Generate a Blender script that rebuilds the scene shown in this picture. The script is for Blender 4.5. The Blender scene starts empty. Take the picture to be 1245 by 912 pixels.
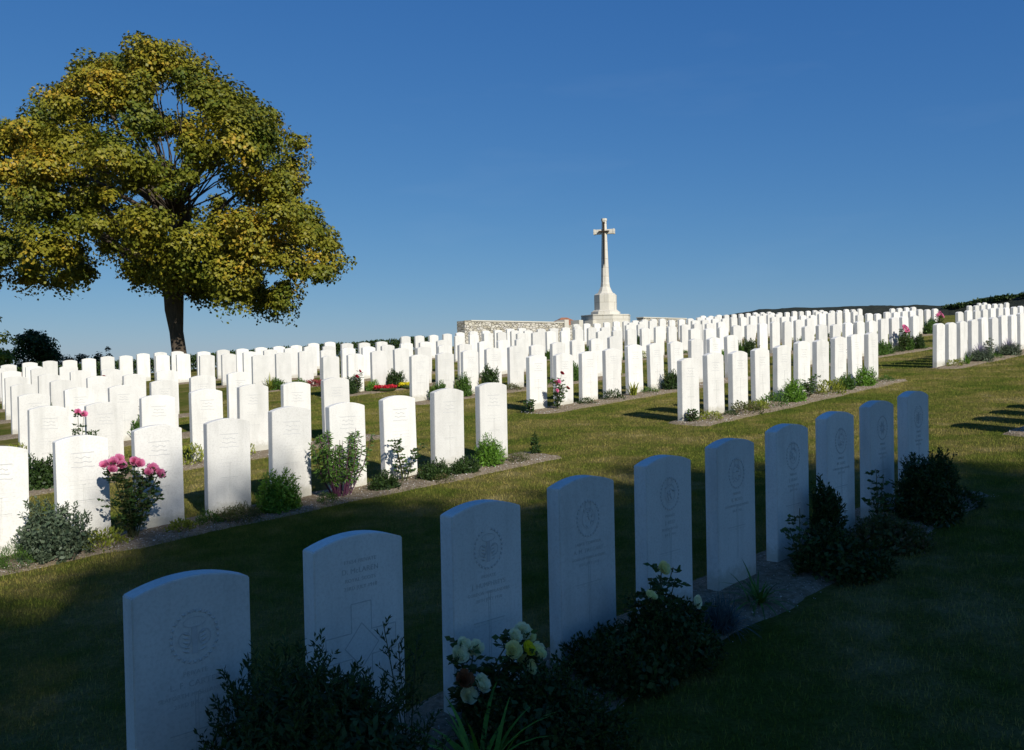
import bpy, math, random
import numpy as np
from mathutils import Vector, Matrix
R = math.radians
C = bpy.context.scene.collection
ZO = 1.6                                   # eye height: the camera stands at (0, 0, 1.6)

# ------------------------------------------------------------------ camera
cd = bpy.data.cameras.new('camera'); cam = bpy.data.objects.new('camera', cd); C.objects.link(cam)
bpy.context.scene.camera = cam
cd.sensor_width = 36; cd.lens = 36*1055.5/1245; cd.clip_start = .05; cd.clip_end = 6000
pitch, roll = -.019, -.0204
cp, sp = math.cos(pitch), math.sin(pitch); c_, s_ = math.cos(roll), math.sin(roll)
F = Vector((0, cp, sp)); U0 = Vector((0, -sp, cp)); R0v = Vector((1, 0, 0))
Rv = c_*R0v + s_*U0; Uv = -s_*R0v + c_*U0
cam.matrix_world = Matrix(((Rv.x, Uv.x, -F.x, 0), (Rv.y, Uv.y, -F.y, 0), (Rv.z, Uv.z, -F.z, ZO), (0, 0, 0, 1)))

# ------------------------------------------------------------------ light
SUN_AZ, SUN_EL = 30, 32                    # the sun stands behind the viewer, a little to the right
to_sun = Vector((math.sin(R(SUN_AZ))*math.cos(R(SUN_EL)), -math.cos(R(SUN_AZ))*math.cos(R(SUN_EL)), math.sin(R(SUN_EL))))
sl = bpy.data.lights.new('sun', 'SUN'); sl.energy = 4.4; sl.angle = R(.55); sl.color = (1, .95, .87)
so = bpy.data.objects.new('sun', sl); C.objects.link(so); so.rotation_euler = to_sun.to_track_quat('Z', 'Y').to_euler()
w = bpy.data.worlds.new('World'); bpy.context.scene.world = w; w.use_nodes = True
nt = w.node_tree; nt.nodes.clear()
wo = nt.nodes.new('ShaderNodeOutputWorld'); bg = nt.nodes.new('ShaderNodeBackground'); sky = nt.nodes.new('ShaderNodeTexSky')
sky.sky_type = 'NISHITA'; sky.sun_disc = False; sky.sun_elevation = R(SUN_EL); sky.sun_rotation = R(180-SUN_AZ)
sky.air_density = 1.0; sky.dust_density = .1; sky.ozone_density = 1.5; sky.altitude = 200
bg.inputs[1].default_value = .1
# per-channel curve on the sky: a clear deep blue with a mild horizon
sep = nt.nodes.new('ShaderNodeSeparateColor'); com = nt.nodes.new('ShaderNodeCombineColor'); nt.links.new(sky.outputs[0], sep.inputs[0])
for ch, (a_, g_) in enumerate(((.30, 1.06), (.408, .745), (.565, .46))):
    m1 = nt.nodes.new('ShaderNodeMath'); m1.operation = 'MULTIPLY'; m1.inputs[1].default_value = .085
    m2 = nt.nodes.new('ShaderNodeMath'); m2.operation = 'POWER'; m2.inputs[1].default_value = g_
    m3 = nt.nodes.new('ShaderNodeMath'); m3.operation = 'MULTIPLY'; m3.inputs[1].default_value = a_*10
    nt.links.new(sep.outputs[ch], m1.inputs[0]); nt.links.new(m1.outputs[0], m2.inputs[0]); nt.links.new(m2.outputs[0], m3.inputs[0])
    m4 = nt.nodes.new('ShaderNodeMath'); m4.operation = 'SUBTRACT'; m4.inputs[1].default_value = 1.1; m4.use_clamp = False; nt.links.new(m1.outputs[0], m4.inputs[0])
    m5 = nt.nodes.new('ShaderNodeMath'); m5.operation = 'MAXIMUM'; m5.inputs[1].default_value = 0; nt.links.new(m4.outputs[0], m5.inputs[0])
    m6 = nt.nodes.new('ShaderNodeMath'); m6.operation = 'MULTIPLY_ADD'; m6.inputs[1].default_value = 10; nt.links.new(m5.outputs[0], m6.inputs[0]); nt.links.new(m3.outputs[0], m6.inputs[2])   # the bright sky round the sun stays bright
    nt.links.new(m6.outputs[0], com.inputs[ch])
tc = nt.nodes.new('ShaderNodeTexCoord'); mpw = nt.nodes.new('ShaderNodeMapping'); mpw.inputs['Scale'].default_value = (3, 3, 14); nzw = nt.nodes.new('ShaderNodeTexNoise'); nzw.inputs['Scale'].default_value = 1.6; nzw.inputs['Detail'].default_value = 6
rw = nt.nodes.new('ShaderNodeMapRange'); rw.inputs[1].default_value = .58; rw.inputs[2].default_value = .82; rw.inputs[4].default_value = .035
nt.links.new(tc.outputs['Generated'], mpw.inputs[0]); nt.links.new(mpw.outputs[0], nzw.inputs['Vector']); nt.links.new(nzw.outputs[0], rw.inputs[0])
mw = nt.nodes.new('ShaderNodeMixRGB'); mw.inputs[2].default_value = (4.5, 5.5, 6.5, 1); nt.links.new(rw.outputs[0], mw.inputs[0]); nt.links.new(com.outputs[0], mw.inputs[1])   # faint high wisps
nt.links.new(mw.outputs[0], bg.inputs[0]); nt.links.new(bg.outputs[0], wo.inputs[0])
vs = bpy.context.scene.view_settings; vs.view_transform = 'Standard'; vs.look = 'None'; vs.gamma = 1; vs.use_curve_mapping = False
vs.exposure = .2

# ------------------------------------------------------------------ the lie of the land
PHI = .7514
O = np.array([.3123, 4.0339]); UU = np.array([math.cos(PHI), math.sin(PHI)]); VV = np.array([-math.sin(PHI), math.cos(PHI)])
def g_tb(t, b):
    """ground height from the distance t along the rows and b across them"""
    t = np.asarray(t, float); b = np.asarray(b, float)
    tc = np.clip(t, -14, 60); bc = np.clip(b, -14, 29)
    z = -1.39346 + .07189*tc + .02125*bc - 4e-5*tc*bc - .00025*tc*tc - .0001*bc*bc
    out = np.maximum(0, t-60) + np.maximum(0, b-29)
    z = z - np.minimum(.06*out, 38) + np.where(t < -14, np.maximum(.05*(t+14), -45), 0) + np.where(b < -14, .02*np.maximum(b+14, -200), 0)
    return z + ZO
def tb(x, y): return (np.asarray(x)-O[0])*UU[0]+(np.asarray(y)-O[1])*UU[1], (np.asarray(x)-O[0])*VV[0]+(np.asarray(y)-O[1])*VV[1]
def xy(t, b): return O[0]+UU[0]*t+VV[0]*b, O[1]+UU[1]*t+VV[1]*b
def G(x, y): return g_tb(*tb(x, y))
def pos(t, b, dz=0):
    x, y = xy(t, b); return Vector((float(x), float(y), float(g_tb(t, b))+dz))

# ------------------------------------------------------------------ helpers
def tag(o, label=None, cat=None, group=None, kind=None):
    if label: o['label'] = label
    if cat: o['category'] = cat
    if group: o['group'] = group
    if kind: o['kind'] = kind
    return o
def link(name, me, parent=None):
    o = bpy.data.objects.new(name, me); C.objects.link(o)
    if parent: o.parent = parent
    return o
def empty(name, loc, rz=0):
    o = bpy.data.objects.new(name, None); C.objects.link(o); o.location = loc; o.rotation_euler = (0, 0, rz); o.empty_display_size = .2
    return o
def np_mesh(name, V, Fs, mat, smooth=False):
    V = np.asarray(V, np.float32).reshape(-1, 3); Fs = np.asarray(Fs, np.int32); k = Fs.shape[1]; n = len(Fs)
    me = bpy.data.meshes.new(name); me.vertices.add(len(V)); me.vertices.foreach_set('co', V.ravel())
    me.loops.add(n*k); me.loops.foreach_set('vertex_index', Fs.ravel())
    me.polygons.add(n); me.polygons.foreach_set('loop_start', np.arange(0, n*k, k, dtype=np.int32))
    try: me.polygons.foreach_set('loop_total', np.full(n, k, np.int32))
    except Exception: pass
    if smooth: me.polygons.foreach_set('use_smooth', np.ones(n, bool))
    me.update(calc_edges=True); me.validate(); me.materials.append(mat); return me
class MB:
    def __init__(s): s.v = []; s.f = []
    def add(s, v, f):
        n = len(s.v); s.v += [tuple(p) for p in v]; s.f += [tuple(i+n for i in q) for q in f]; return s
    def box(s, x0, x1, y0, y1, z0, z1):
        return s.add([(x0,y0,z0),(x1,y0,z0),(x1,y1,z0),(x0,y1,z0),(x0,y0,z1),(x1,y0,z1),(x1,y1,z1),(x0,y1,z1)],
                     [(0,3,2,1),(4,5,6,7),(0,1,5,4),(1,2,6,5),(2,3,7,6),(3,0,4,7)])
    def tube(s, pts, rad, n=6, cap=True):
        pts = [Vector(p) for p in pts]; vs_ = []; fs = []
        for i, p in enumerate(pts):
            d = (pts[min(i+1, len(pts)-1)]-pts[max(i-1, 0)]).normalized()
            a = d.orthogonal().normalized() if i == 0 else (a-d*a.dot(d)).normalized()
            b = d.cross(a)
            for k in range(n):
                an = 2*math.pi*k/n; vs_.append(p+(a*math.cos(an)+b*math.sin(an))*rad[i])
        for i in range(len(pts)-1):
            for k in range(n): fs.append((i*n+k, i*n+(k+1) % n, (i+1)*n+(k+1) % n, (i+1)*n+k))
        if cap: fs.append(tuple(range(n-1, -1, -1))); fs.append(tuple((len(pts)-1)*n+k for k in range(n)))
        return s.add(vs_, fs)
    def prism(s, poly, z0, z1, poly2=None):
        n = len(poly); poly2 = poly2 or poly
        return s.add([(x, y, z0) for x, y in poly]+[(x, y, z1) for x, y in poly2],
                     [tuple(range(n-1, -1, -1)), tuple(range(n, 2*n))]+[(k, (k+1) % n, n+(k+1) % n, n+k) for k in range(n)])
    def mesh(s, name, mat, bevel=0, smooth=False):
        me = bpy.data.meshes.new(name); me.from_pydata(s.v, [], s.f); me.update()
        if bevel:
            import bmesh
            bm = bmesh.new(); bm.from_mesh(me)
            bmesh.ops.bevel(bm, geom=[e for e in bm.edges if len(e.link_faces) == 2 and e.calc_face_angle(0) > .6], offset=bevel, segments=2, affect='EDGES')
            bm.to_mesh(me); bm.free()
        if smooth:
            for p in me.polygons: p.use_smooth = True
        me.materials.append(mat); return me
    def build(s, name, mat, parent=None, bevel=0, smooth=False): return link(name, s.mesh(name, mat, bevel, smooth), parent)

# ------------------------------------------------------------------ materials
def mat(name, rough=.8):
    m = bpy.data.materials.new(name); m.use_nodes = True; n = m.node_tree; b = n.nodes['Principled BSDF']
    b.inputs['Roughness'].default_value = rough; b.inputs['Specular IOR Level'].default_value = .25
    return m, n, b
def N(n, t, **k):
    x = n.nodes.new('ShaderNode'+t)
    for a, v_ in k.items(): setattr(x, a, v_)
    return x
def noise(n, scale, coord=None, detail=4, rough=.55, out='Fac', sc=None):
    x = N(n, 'TexNoise'); x.inputs['Scale'].default_value = scale; x.inputs['Detail'].default_value = detail; x.inputs['Roughness'].default_value = rough
    if coord is not None:
        if sc:
            mp = N(n, 'Mapping'); mp.inputs['Scale'].default_value = sc; n.links.new(coord, mp.inputs[0]); coord = mp.outputs[0]
        n.links.new(coord, x.inputs['Vector'])
    return x.outputs[out]
def ramp(n, fac, stops):
    r = N(n, 'ValToRGB'); e = r.color_ramp.elements
    while len(e) < len(stops): e.new(.5)
    for i, (p, c) in enumerate(stops): e[i].position = p; e[i].color = (*c, 1)
    n.links.new(fac, r.inputs[0]); return r.outputs[0]
def mix(n, a, b, fac, mode='MIX'):
    m = N(n, 'MixRGB', blend_type=mode)
    for i, s in ((0, fac), (1, a), (2, b)):
        if isinstance(s, (int, float)): m.inputs[i].default_value = s
        elif isinstance(s, tuple): m.inputs[i].default_value = (*s, 1)
        else: n.links.new(s, m.inputs[i])
    return m.outputs[0]
def bump(n, b, h, strength, dist):
    x = N(n, 'Bump'); x.inputs['Strength'].default_value = strength; x.inputs['Distance'].default_value = dist
    n.links.new(h, x.inputs['Height']); n.links.new(x.outputs[0], b.inputs['Normal'])
def wpos(n): return N(n, 'NewGeometry').outputs['Position']
def opos(n): return N(n, 'TexCoord').outputs['Object']
def flat(name, col, rough=.7, var=.25, scale=8):
    m, n, b = mat(name, rough)
    c = ramp(n, noise(n, scale, opos(n)), [(.3, tuple(x*(1-var) for x in col)), (.7, tuple(x*(1+var) for x in col))])
    n.links.new(c, b.inputs['Base Color']); return m

def stone_mat(name, base, dirt=True):
    m, n, b = mat(name, .85)
    P = opos(n); rnd = N(n, 'ObjectInfo').outputs['Random']
    ad = N(n, 'VectorMath', operation='ADD'); n.links.new(P, ad.inputs[0])
    mm = N(n, 'Math', operation='MULTIPLY'); n.links.new(rnd, mm.inputs[0]); mm.inputs[1].default_value = 40
    n.links.new(mm.outputs[0], ad.inputs[1]); P2 = ad.outputs[0]
    c = ramp(n, noise(n, 5, P2, 6, .6), [(.25, tuple(x*.9 for x in base)), (.6, base), (.9, tuple(min(x*1.05, .85) for x in base))])
    c = mix(n, c, ramp(n, noise(n, 90, P2, 2), [(.3, (.8, .79, .77)), (.55, (1, 1, 1))]), .55, 'MULTIPLY')
    if dirt:                                                    # rain streaks and the soil splash at the foot of the stone
        st = ramp(n, noise(n, 9, P2, 4, .6, sc=(1, 1, .12)), [(.5, (0, 0, 0)), (.75, (1, 1, 1))])
        c = mix(n, c, (.50, .49, .44), mix(n, (0, 0, 0), st, .4))
        sx = N(n, 'SeparateXYZ'); n.links.new(P, sx.inputs[0])
        a = N(n, 'Math', operation='MULTIPLY_ADD'); n.links.new(noise(n, 25, P2, 3), a.inputs[0]); a.inputs[1].default_value = -.14; n.links.new(sx.outputs[2], a.inputs[2])
        f = ramp(n, a.outputs[0], [(0, (.45, .45, .45)), (.06, (0, 0, 0))])
        c = mix(n, c, (.33, .31, .2), f)
        tone = N(n, 'MapRange'); tone.inputs[3].default_value = .85; tone.inputs[4].default_value = 1.03; n.links.new(rnd, tone.inputs[0])
        c = mix(n, c, tone.outputs[0], 1, 'MULTIPLY')
    n.links.new(c, b.inputs['Base Color']); bump(n, b, noise(n, 160, P2, 3, .7), .25, .002)
    return m
M = {}
M['stone'] = stone_mat('portland_stone', (.81, .795, .735))
M['inset_look'] = flat('inset_look_stone', (.50, .50, .47), .9, .1, 60)  # weathered darker stone tone, giving raised letters and crosses an inset look
M['relief'] = flat('carved_stone', (.55, .545, .52), .9, .1, 60)
M['cross'] = stone_mat('cream_limestone', (.68, .65, .56), False)
_n = M['cross'].node_tree; _b = _n.nodes['Principled BSDF']; _w = N(_n, 'TexBrick'); _w.inputs['Scale'].default_value = 1; _w.inputs['Brick Width'].default_value = .9; _w.inputs['Row Height'].default_value = .42; _w.inputs['Mortar Size'].default_value = .008
_mp = N(_n, 'Mapping'); _mp.inputs['Rotation'].default_value = (R(90), 0, 0); _n.links.new(opos(_n), _mp.inputs[0]); _n.links.new(_mp.outputs[0], _w.inputs['Vector']); _w.inputs['Color1'].default_value = (1, 1, 1, 1); _w.inputs['Color2'].default_value = (.93, .92, .9, 1); _w.inputs['Mortar'].default_value = (.6, .56, .5, 1)
_src = _b.inputs['Base Color'].links[0].from_socket; _n.links.new(mix(_n, _src, _w.outputs[0], 1, 'MULTIPLY'), _b.inputs['Base Color'])
M['coping'] = stone_mat('coping_limestone', (.6, .57, .48), False)
M['bronze'] = flat('dark_bronze', (.05, .035, .02), .45)

def leaf_mat(name, c1, c2, c3=None, trans=.25, clump=0, rough=.5):
    m, n, b = mat(name, rough)
    isl = N(n, 'NewGeometry').outputs['Random Per Island']
    stops = [(0, c1), (.75, c2)] + ([(1, c3)] if c3 else [])
    if clump:
        ng = noise(n, clump, wpos(n), 2, .5); a = N(n, 'MapRange'); n.links.new(ng, a.inputs[0])
        a.inputs[1].default_value = .36; a.inputs[2].default_value = .64
        ma = N(n, 'Math', operation='MULTIPLY_ADD'); n.links.new(a.outputs[0], ma.inputs[0]); ma.inputs[1].default_value = .62
        m2 = N(n, 'Math', operation='MULTIPLY'); n.links.new(isl, m2.inputs[0]); m2.inputs[1].default_value = .38; n.links.new(m2.outputs[0], ma.inputs[2])
        isl = ma.outputs[0]
    c = ramp(n, isl, stops); n.links.new(c, b.inputs['Base Color'])
    if trans:
        tr = N(n, 'BsdfTranslucent'); n.links.new(c, tr.inputs[0]); ms = N(n, 'MixShader'); ms.inputs[0].default_value = trans
        n.links.new(b.outputs[0], ms.inputs[1]); n.links.new(tr.outputs[0], ms.inputs[2]); n.links.new(ms.outputs[0], n.nodes['Material Output'].inputs[0])
    return m
M['maple'] = leaf_mat('maple_leaf', (.055, .095, .010), (.25, .225, .02), (.50, .31, .03), .16, .4)
M['dense'] = leaf_mat('dark_leaf', (.015, .035, .01), (.04, .07, .015), trans=.05)
M['dark'] = leaf_mat('dark_shrub_leaf', (.02, .045, .012), (.05, .09, .02))
M['green'] = leaf_mat('green_leaf', (.045, .1, .018), (.10, .19, .03))
M['bright'] = leaf_mat('bright_leaf', (.08, .17, .02), (.15, .3, .03))
M['yellowgreen'] = leaf_mat('yellow_green_leaf', (.12, .17, .02), (.28, .3, .04))
M['silver'] = leaf_mat('grey_green_leaf', (.045, .075, .04), (.13, .17, .10))
M['blue'] = leaf_mat('blue_grey_blade', (.05, .08, .08), (.1, .15, .15))
M['rose'] = leaf_mat('rose_leaf', (.03, .07, .02), (.07, .13, .03), (.12, .09, .03))
M['heath'] = leaf_mat('heath_leaf', (.06, .08, .02), (.12, .14, .04), (.2, .13, .08))
M['brown'] = leaf_mat('dry_leaf', (.16, .1, .05), (.25, .17, .08))
M['lavender'] = leaf_mat('lavender_spike', (.2, .18, .26), (.3, .27, .36))
M['stem'] = flat('green_stem', (.07, .08, .03), .6)
M['wood'] = flat('brown_stem', (.06, .04, .03), .7)
M['purple_stem'] = flat('purple_stem', (.09, .03, .06), .6)
def petal(name, c, v=.12):
    m, n, b = mat(name, .6); isl = N(n, 'NewGeometry').outputs['Random Per Island']
    col = ramp(n, isl, [(0, tuple(x*(1-v) for x in c)), (1, tuple(min(1, x*(1+v)) for x in c))]); n.links.new(col, b.inputs['Base Color'])
    tr = N(n, 'BsdfTranslucent'); n.links.new(col, tr.inputs[0]); ms = N(n, 'MixShader'); ms.inputs[0].default_value = .3
    n.links.new(b.outputs[0], ms.inputs[1]); n.links.new(tr.outputs[0], ms.inputs[2]); n.links.new(ms.outputs[0], n.nodes['Material Output'].inputs[0]); return m
M['pink'] = petal('pink_petal', (.9, .34, .54)); M['pale_yellow'] = petal('cream_yellow_petal', (.88, .84, .42))
M['cream'] = petal('cream_petal', (.88, .87, .60)); M['crimson'] = petal('crimson_petal', (.45, .03, .06)); M['red'] = petal('red_petal', (.6, .03, .05), .35)
M['lemon'] = petal('lemon_petal', (.85, .75, .04)); M['orange'] = petal('faded_orange_petal', (.32, .13, .06))

def bark(name, c):
    m, n, b = mat(name, .95); P = opos(n); h = noise(n, 6, P, 6, .7, sc=(3, 3, .5))
    n.links.new(ramp(n, h, [(.3, tuple(x*.5 for x in c)), (.65, c), (.8, tuple(x*1.6 for x in c))]), b.inputs['Base Color']); bump(n, b, h, .8, .04); return m
M['bark'] = bark('bark', (.11, .085, .06))

def grass_color(n):
    P = wpos(n)
    a = noise(n, .7, P, 6, .68); b_ = noise(n, 2.6, P, 5, .7); f = mix(n, a, b_, .42)
    c = ramp(n, f, [(.34, (.08, .12, .022)), (.45, (.14, .16, .034)), (.54, (.23, .20, .065)), (.66, (.38, .31, .15))])
    return c, P
m, n, b = mat('mown_grass', .95); b.inputs['Specular IOR Level'].default_value = 0; c, P = grass_color(n)
c = mix(n, c, ramp(n, noise(n, 60, P, 3, .7), [(.3, (.55, .55, .5)), (.65, (1.1, 1.1, 1.05))]), .8, 'MULTIPLY')
n.links.new(c, b.inputs['Base Color']); bump(n, b, noise(n, 70, P, 4, .8), 1, .04); M['ground'] = m
m, n, b = mat('grass_blade', .9); b.inputs['Specular IOR Level'].default_value = .05; c, P = grass_color(n); isl = N(n, 'NewGeometry').outputs['Random Per Island']
c = mix(n, c, ramp(n, isl, [(0, (.55, .7, .45)), (.6, (1.1, 1.15, .85)), (1, (1.6, 1.4, 1.15))]), 1, 'MULTIPLY'); n.links.new(c, b.inputs['Base Color']); M['blade'] = m
m, n, b = mat('bed_soil', .98); b.inputs['Specular IOR Level'].default_value = 0; P = wpos(n); h = noise(n, 28, P, 6, .75)
c = ramp(n, h, [(.3, (.14, .105, .07)), (.5, (.27, .215, .145)), (.68, (.38, .32, .235))])
vo = N(n, 'TexVoronoi'); vo.inputs['Scale'].default_value = 42; n.links.new(P, vo.inputs['Vector'])
c = mix(n, c, (.62, .58, .5), ramp(n, vo.outputs['Distance'], [(.12, (.8, .8, .8)), (.2, (0, 0, 0))])); n.links.new(c, b.inputs['Base Color'])
bump(n, b, h, 1, .03); M['soil'] = m
M['flint'] = flat('chalk_flint', (.62, .6, .55), .8, .3, 30)
m, n, b = mat('rubble_wall', .9); P = opos(n); mp = N(n, 'Mapping'); mp.inputs['Scale'].default_value = (1, 1, 1.8); n.links.new(P, mp.inputs[0])
vo = N(n, 'TexVoronoi'); vo.inputs['Scale'].default_value = 5.5; n.links.new(mp.outputs[0], vo.inputs['Vector'])
ve = N(n, 'TexVoronoi', feature='DISTANCE_TO_EDGE'); ve.inputs['Scale'].default_value = 5.5; n.links.new(mp.outputs[0], ve.inputs['Vector'])
sx = N(n, 'SeparateColor'); n.links.new(vo.outputs['Color'], sx.inputs[0])
c = ramp(n, sx.outputs[0], [(0, (.40, .36, .27)), (.35, (.52, .48, .38)), (.7, (.62, .58, .49)), (1, (.48, .45, .40))])
ed = ramp(n, ve.outputs['Distance'], [(.0, (0, 0, 0)), (.07, (1, 1, 1))])
c = mix(n, (.42, .38, .3), c, ed); n.links.new(c, b.inputs['Base Color']); bump(n, b, ed, 1, .05); M['rubble'] = m
M['tile'] = flat('clay_tile', (.30, .13, .07), .8, .3, 3)
M['render_wall'] = flat('house_wall', (.5, .45, .38), .9)
M['window'] = flat('window_glass', (.03, .035, .04), .2)
m, n, b = mat('far_hillside', 1); P = wpos(n)
c = ramp(n, mix(n, noise(n, .02, P, 4, .6, sc=(1, 1, 4)), noise(n, .25, P, 4, .7), .45), [(.35, (.018, .026, .018)), (.52, (.035, .042, .026)), (.68, (.065, .055, .042))])
n.links.new(c, b.inputs['Base Color']); bump(n, b, noise(n, .3, P, 5, .8), 1, 2.5); M['hill'] = m

# ------------------------------------------------------------------ ground sheet
def axis(lo, hi, step, far):
    a = list(np.arange(lo, hi+1e-6, step)); d = step; x = hi
    while x < far: d *= 1.35; x += d; a.append(x)
    d = step; x = lo; pre = []
    while x > -far: d *= 1.35; x -= d; pre.append(x)
    return np.array(pre[::-1]+a)
ax = axis(-24, 56, .8, 3500); ay = axis(-14, 62, .8, 3500); nx, ny = len(ax), len(ay)
X, Y = np.meshgrid(ax, ay); Z = G(X, Y)
V = np.stack([X, Y, Z], -1).reshape(-1, 3); i = np.arange(nx*ny).reshape(ny, nx)
Q = np.stack([i[:-1, :-1], i[:-1, 1:], i[1:, 1:], i[1:, :-1]], -1).reshape(-1, 4)
tag(link('ground', np_mesh('ground', V, Q, M['ground'], True)), kind='structure')

# ------------------------------------------------------------------ far ridge on the right
def ridge():
    prof_x = [640, 720, 780, 850, 926, 1045, 1160, 1180, 1200, 1245, 1400, 1700]
    prof_e = [-10, 5, 24, 42, 53, 52.5, 50, 52, 55, 59, 68, 76]
    rs = [250, 290, 330, 365, 395, 410, 430, 480, 560]; hs = [0, .3, .55, .78, .95, 1.0, 1.0, .95, .6]
    Vv = []; xs = np.arange(640, 1700, 4)
    rn = np.random.RandomState(5); jit = np.convolve(rn.randn(len(xs)+8), np.ones(5)/5, 'same')[:len(xs)]
    for j, r_ in enumerate(rs):
        for k, px in enumerate(xs):
            ta = (px-622.5)/1055.5; e = np.interp(px, prof_x, prof_e)/1055.5
            y = r_/math.sqrt(1+ta*ta); x = y*ta; top = 400*e
            Vv.append((x, y, ZO-30+(30+top)*hs[j] + (.35*jit[k] if 4 <= j <= 6 else 0)))
    nn = len(xs); Fv = [(j*nn+k, j*nn+k+1, (j+1)*nn+k+1, (j+1)*nn+k) for j in range(len(rs)-1) for k in range(nn-1)]
    tag(link('hills', np_mesh('hills', Vv, Fv, M['hill'], True)), kind='structure')
ridge()

# ------------------------------------------------------------------ foliage toolkit
def unit(a): return a/np.maximum(np.linalg.norm(a, axis=1, keepdims=True), 1e-6)
class Fol:
    def __init__(s, seed): s.r = np.random.RandomState(seed); s.V = []; s.n = 0
    def leaves(s, c, d, L, W, fold=.15):
        c = np.asarray(c, float); nn = len(c)
        if nn == 0: return
        d = unit(d); q = unit(np.cross(d, unit(s.r.randn(nn, 3)))); nr = np.cross(q, d)
        L = (np.asarray(L)*s.r.uniform(.7, 1.25, nn))[:, None]; W = (np.asarray(W)*s.r.uniform(.75, 1.2, nn))[:, None]
        v = np.stack([c, c+d*L*.5+q*W*.5-nr*W*fold, c+d*L+nr*L*.1, c+d*L*.5-q*W*.5-nr*W*fold], 1)
        s.V.append(v.reshape(-1, 3)); s.n += nn
    def faces(s, c, nrm, L, W):
        """leaves whose flat side looks along nrm, so a clump catches the light as a clump"""
        nrm = unit(nrm); s.leaves(c, np.cross(nrm, unit(s.r.randn(len(c), 3))), L, W); nn = len(c); v = s.V[-1].reshape(nn, 4, 3)
        d = unit(v[:, 2]-v[:, 0]); q = unit(np.cross(nrm, d)); Wd = np.linalg.norm(v[:, 1]-v[:, 3], axis=1)[:, None]; mid = (v[:, 0]+v[:, 2])/2
        v[:, 1] = mid+q*Wd/2-nrm*Wd*.12; v[:, 3] = mid-q*Wd/2-nrm*Wd*.12; s.V[-1] = v.reshape(-1, 3)
    def ribbon(s, base, dirh, L, W, lean, nseg=5):
        base = np.asarray(base, float); q = np.array([-dirh[1], dirh[0], 0]); pts = []
        for k in range(nseg+1):
            t = k/nseg; a = lean*t*1.0
            x = L*t*math.sin(lean*.35+a*.55); z = L*t*math.cos(lean*.35+a*.75)
            pts.append(base+np.array([dirh[0]*x, dirh[1]*x, z]))
        for k in range(nseg):
            w0 = W*math.sin(math.pi*min(1, .25+.75*k/nseg))+.001; w1 = W*math.sin(math.pi*min(1, .25+.75*(k+1)/nseg))+.0005
            s.V.append(np.array([pts[k]-q*w0/2, pts[k]+q*w0/2, pts[k+1]+q*w1/2, pts[k+1]-q*w1/2])); s.n += 1
    def mesh(s, name, mat):
        V = np.concatenate(s.V); return np_mesh(name, V, np.arange(len(V)).reshape(-1, 4), mat)
    def build(s, name, mat, parent=None): return link(name, s.mesh(name, mat), parent)
def mound_f(seed, w, h, n, L, W, up=.5, lump=.18):
    f = Fol(seed); r = f.r; u_ = unit(r.randn(n, 3)); u_[:, 2] = np.abs(u_[:, 2])
    ph = r.uniform(0, 6, 6); k = 1+lump*(np.sin(u_[:, 0]*5+ph[0])+np.sin(u_[:, 1]*6+ph[1])+np.sin(u_[:, 2]*5+ph[2]))/1.5
    rad = (r.uniform(.25, 1, n)**.35)*k
    c = u_*rad[:, None]*np.array([w/2, w/2, h*.92]); d = u_+np.array([0, 0, up])+r.randn(n, 3)*.5
    f.leaves(c, d, L, W); return f
def sprig_f(seed, w, h, nsp, per, sl, L, W, spread=.55, up=.8, core=3):
    """a bush of many upright sprigs, each lined with small leaves"""
    f = Fol(seed); r = f.r; u_ = unit(r.randn(nsp, 3)); u_[:, 2] = np.abs(u_[:, 2])
    ph = r.uniform(0, 6, 3); k = 1+.15*(np.sin(u_[:, 0]*5+ph[0])+np.sin(u_[:, 1]*6+ph[1]))
    c = u_*((r.uniform(.3, 1, nsp)**.4)*k)[:, None]*np.array([w/2-.02, w/2-.02, max(h-sl*.6, .03)])
    d = unit(u_*spread+np.array([0, 0, up])+r.randn(nsp, 3)*.2)
    tt = np.linspace(0, 1, per)
    cc = (c[:, None]+d[:, None]*tt[None, :, None]*sl).reshape(-1, 3); dd = np.repeat(d, per, 0)+unit(r.randn(len(cc), 3))*.95
    f.leaves(cc, dd, L, W)
    m_ = int(nsp*core); v_ = unit(r.randn(m_, 3)); v_[:, 2] = np.abs(v_[:, 2]); q = (r.uniform(.05, 1., m_)**.5)[:, None]
    f.faces(v_*q*np.array([w/2, w/2, h*.95]), v_+r.randn(m_, 3)*.6, L*1.5, max(W*2.2, L*.6)); return f
def bloom_mesh(name, m, r_=.035, seed=1):
    f = Fol(seed); V = []
    for ring, (npet, op) in enumerate(((6, 1.15), (7, .85), (7, .6), (6, .38), (5, .18))):
        for k in range(npet):
            a = 2*math.pi*(k+ring*.5)/npet+f.r.uniform(-.2, .2); dh = np.array([math.cos(a), math.sin(a), 0]); q = np.array([-dh[1], dh[0], 0])
            o = op*f.r.uniform(.9, 1.1); R_ = r_*(1-.09*ring); p = []
            for s, wd in ((0, .2), (.45, .62), (.8, .66), (1.0, .42)):
                an = o*(1.25-.45*s); p.append((dh*math.sin(an)*s*R_+np.array([0, 0, 1])*math.cos(an)*s*R_*.95, wd*R_*.62))
            for (a0, w0), (a1, w1) in zip(p[:-1], p[1:]): V.append([a0-q*w0, a0+q*w0, a1+q*w1, a1-q*w1])
    V = np.array(V).reshape(-1, 3); return np_mesh(name, V, np.arange(len(V)).reshape(-1, 4), m)
BL = {k: bloom_mesh(k+'_bloom', M[k], .036, 3+i) for i, k in enumerate(('pink', 'pale_yellow', 'cream', 'crimson', 'orange', 'lemon'))}
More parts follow.
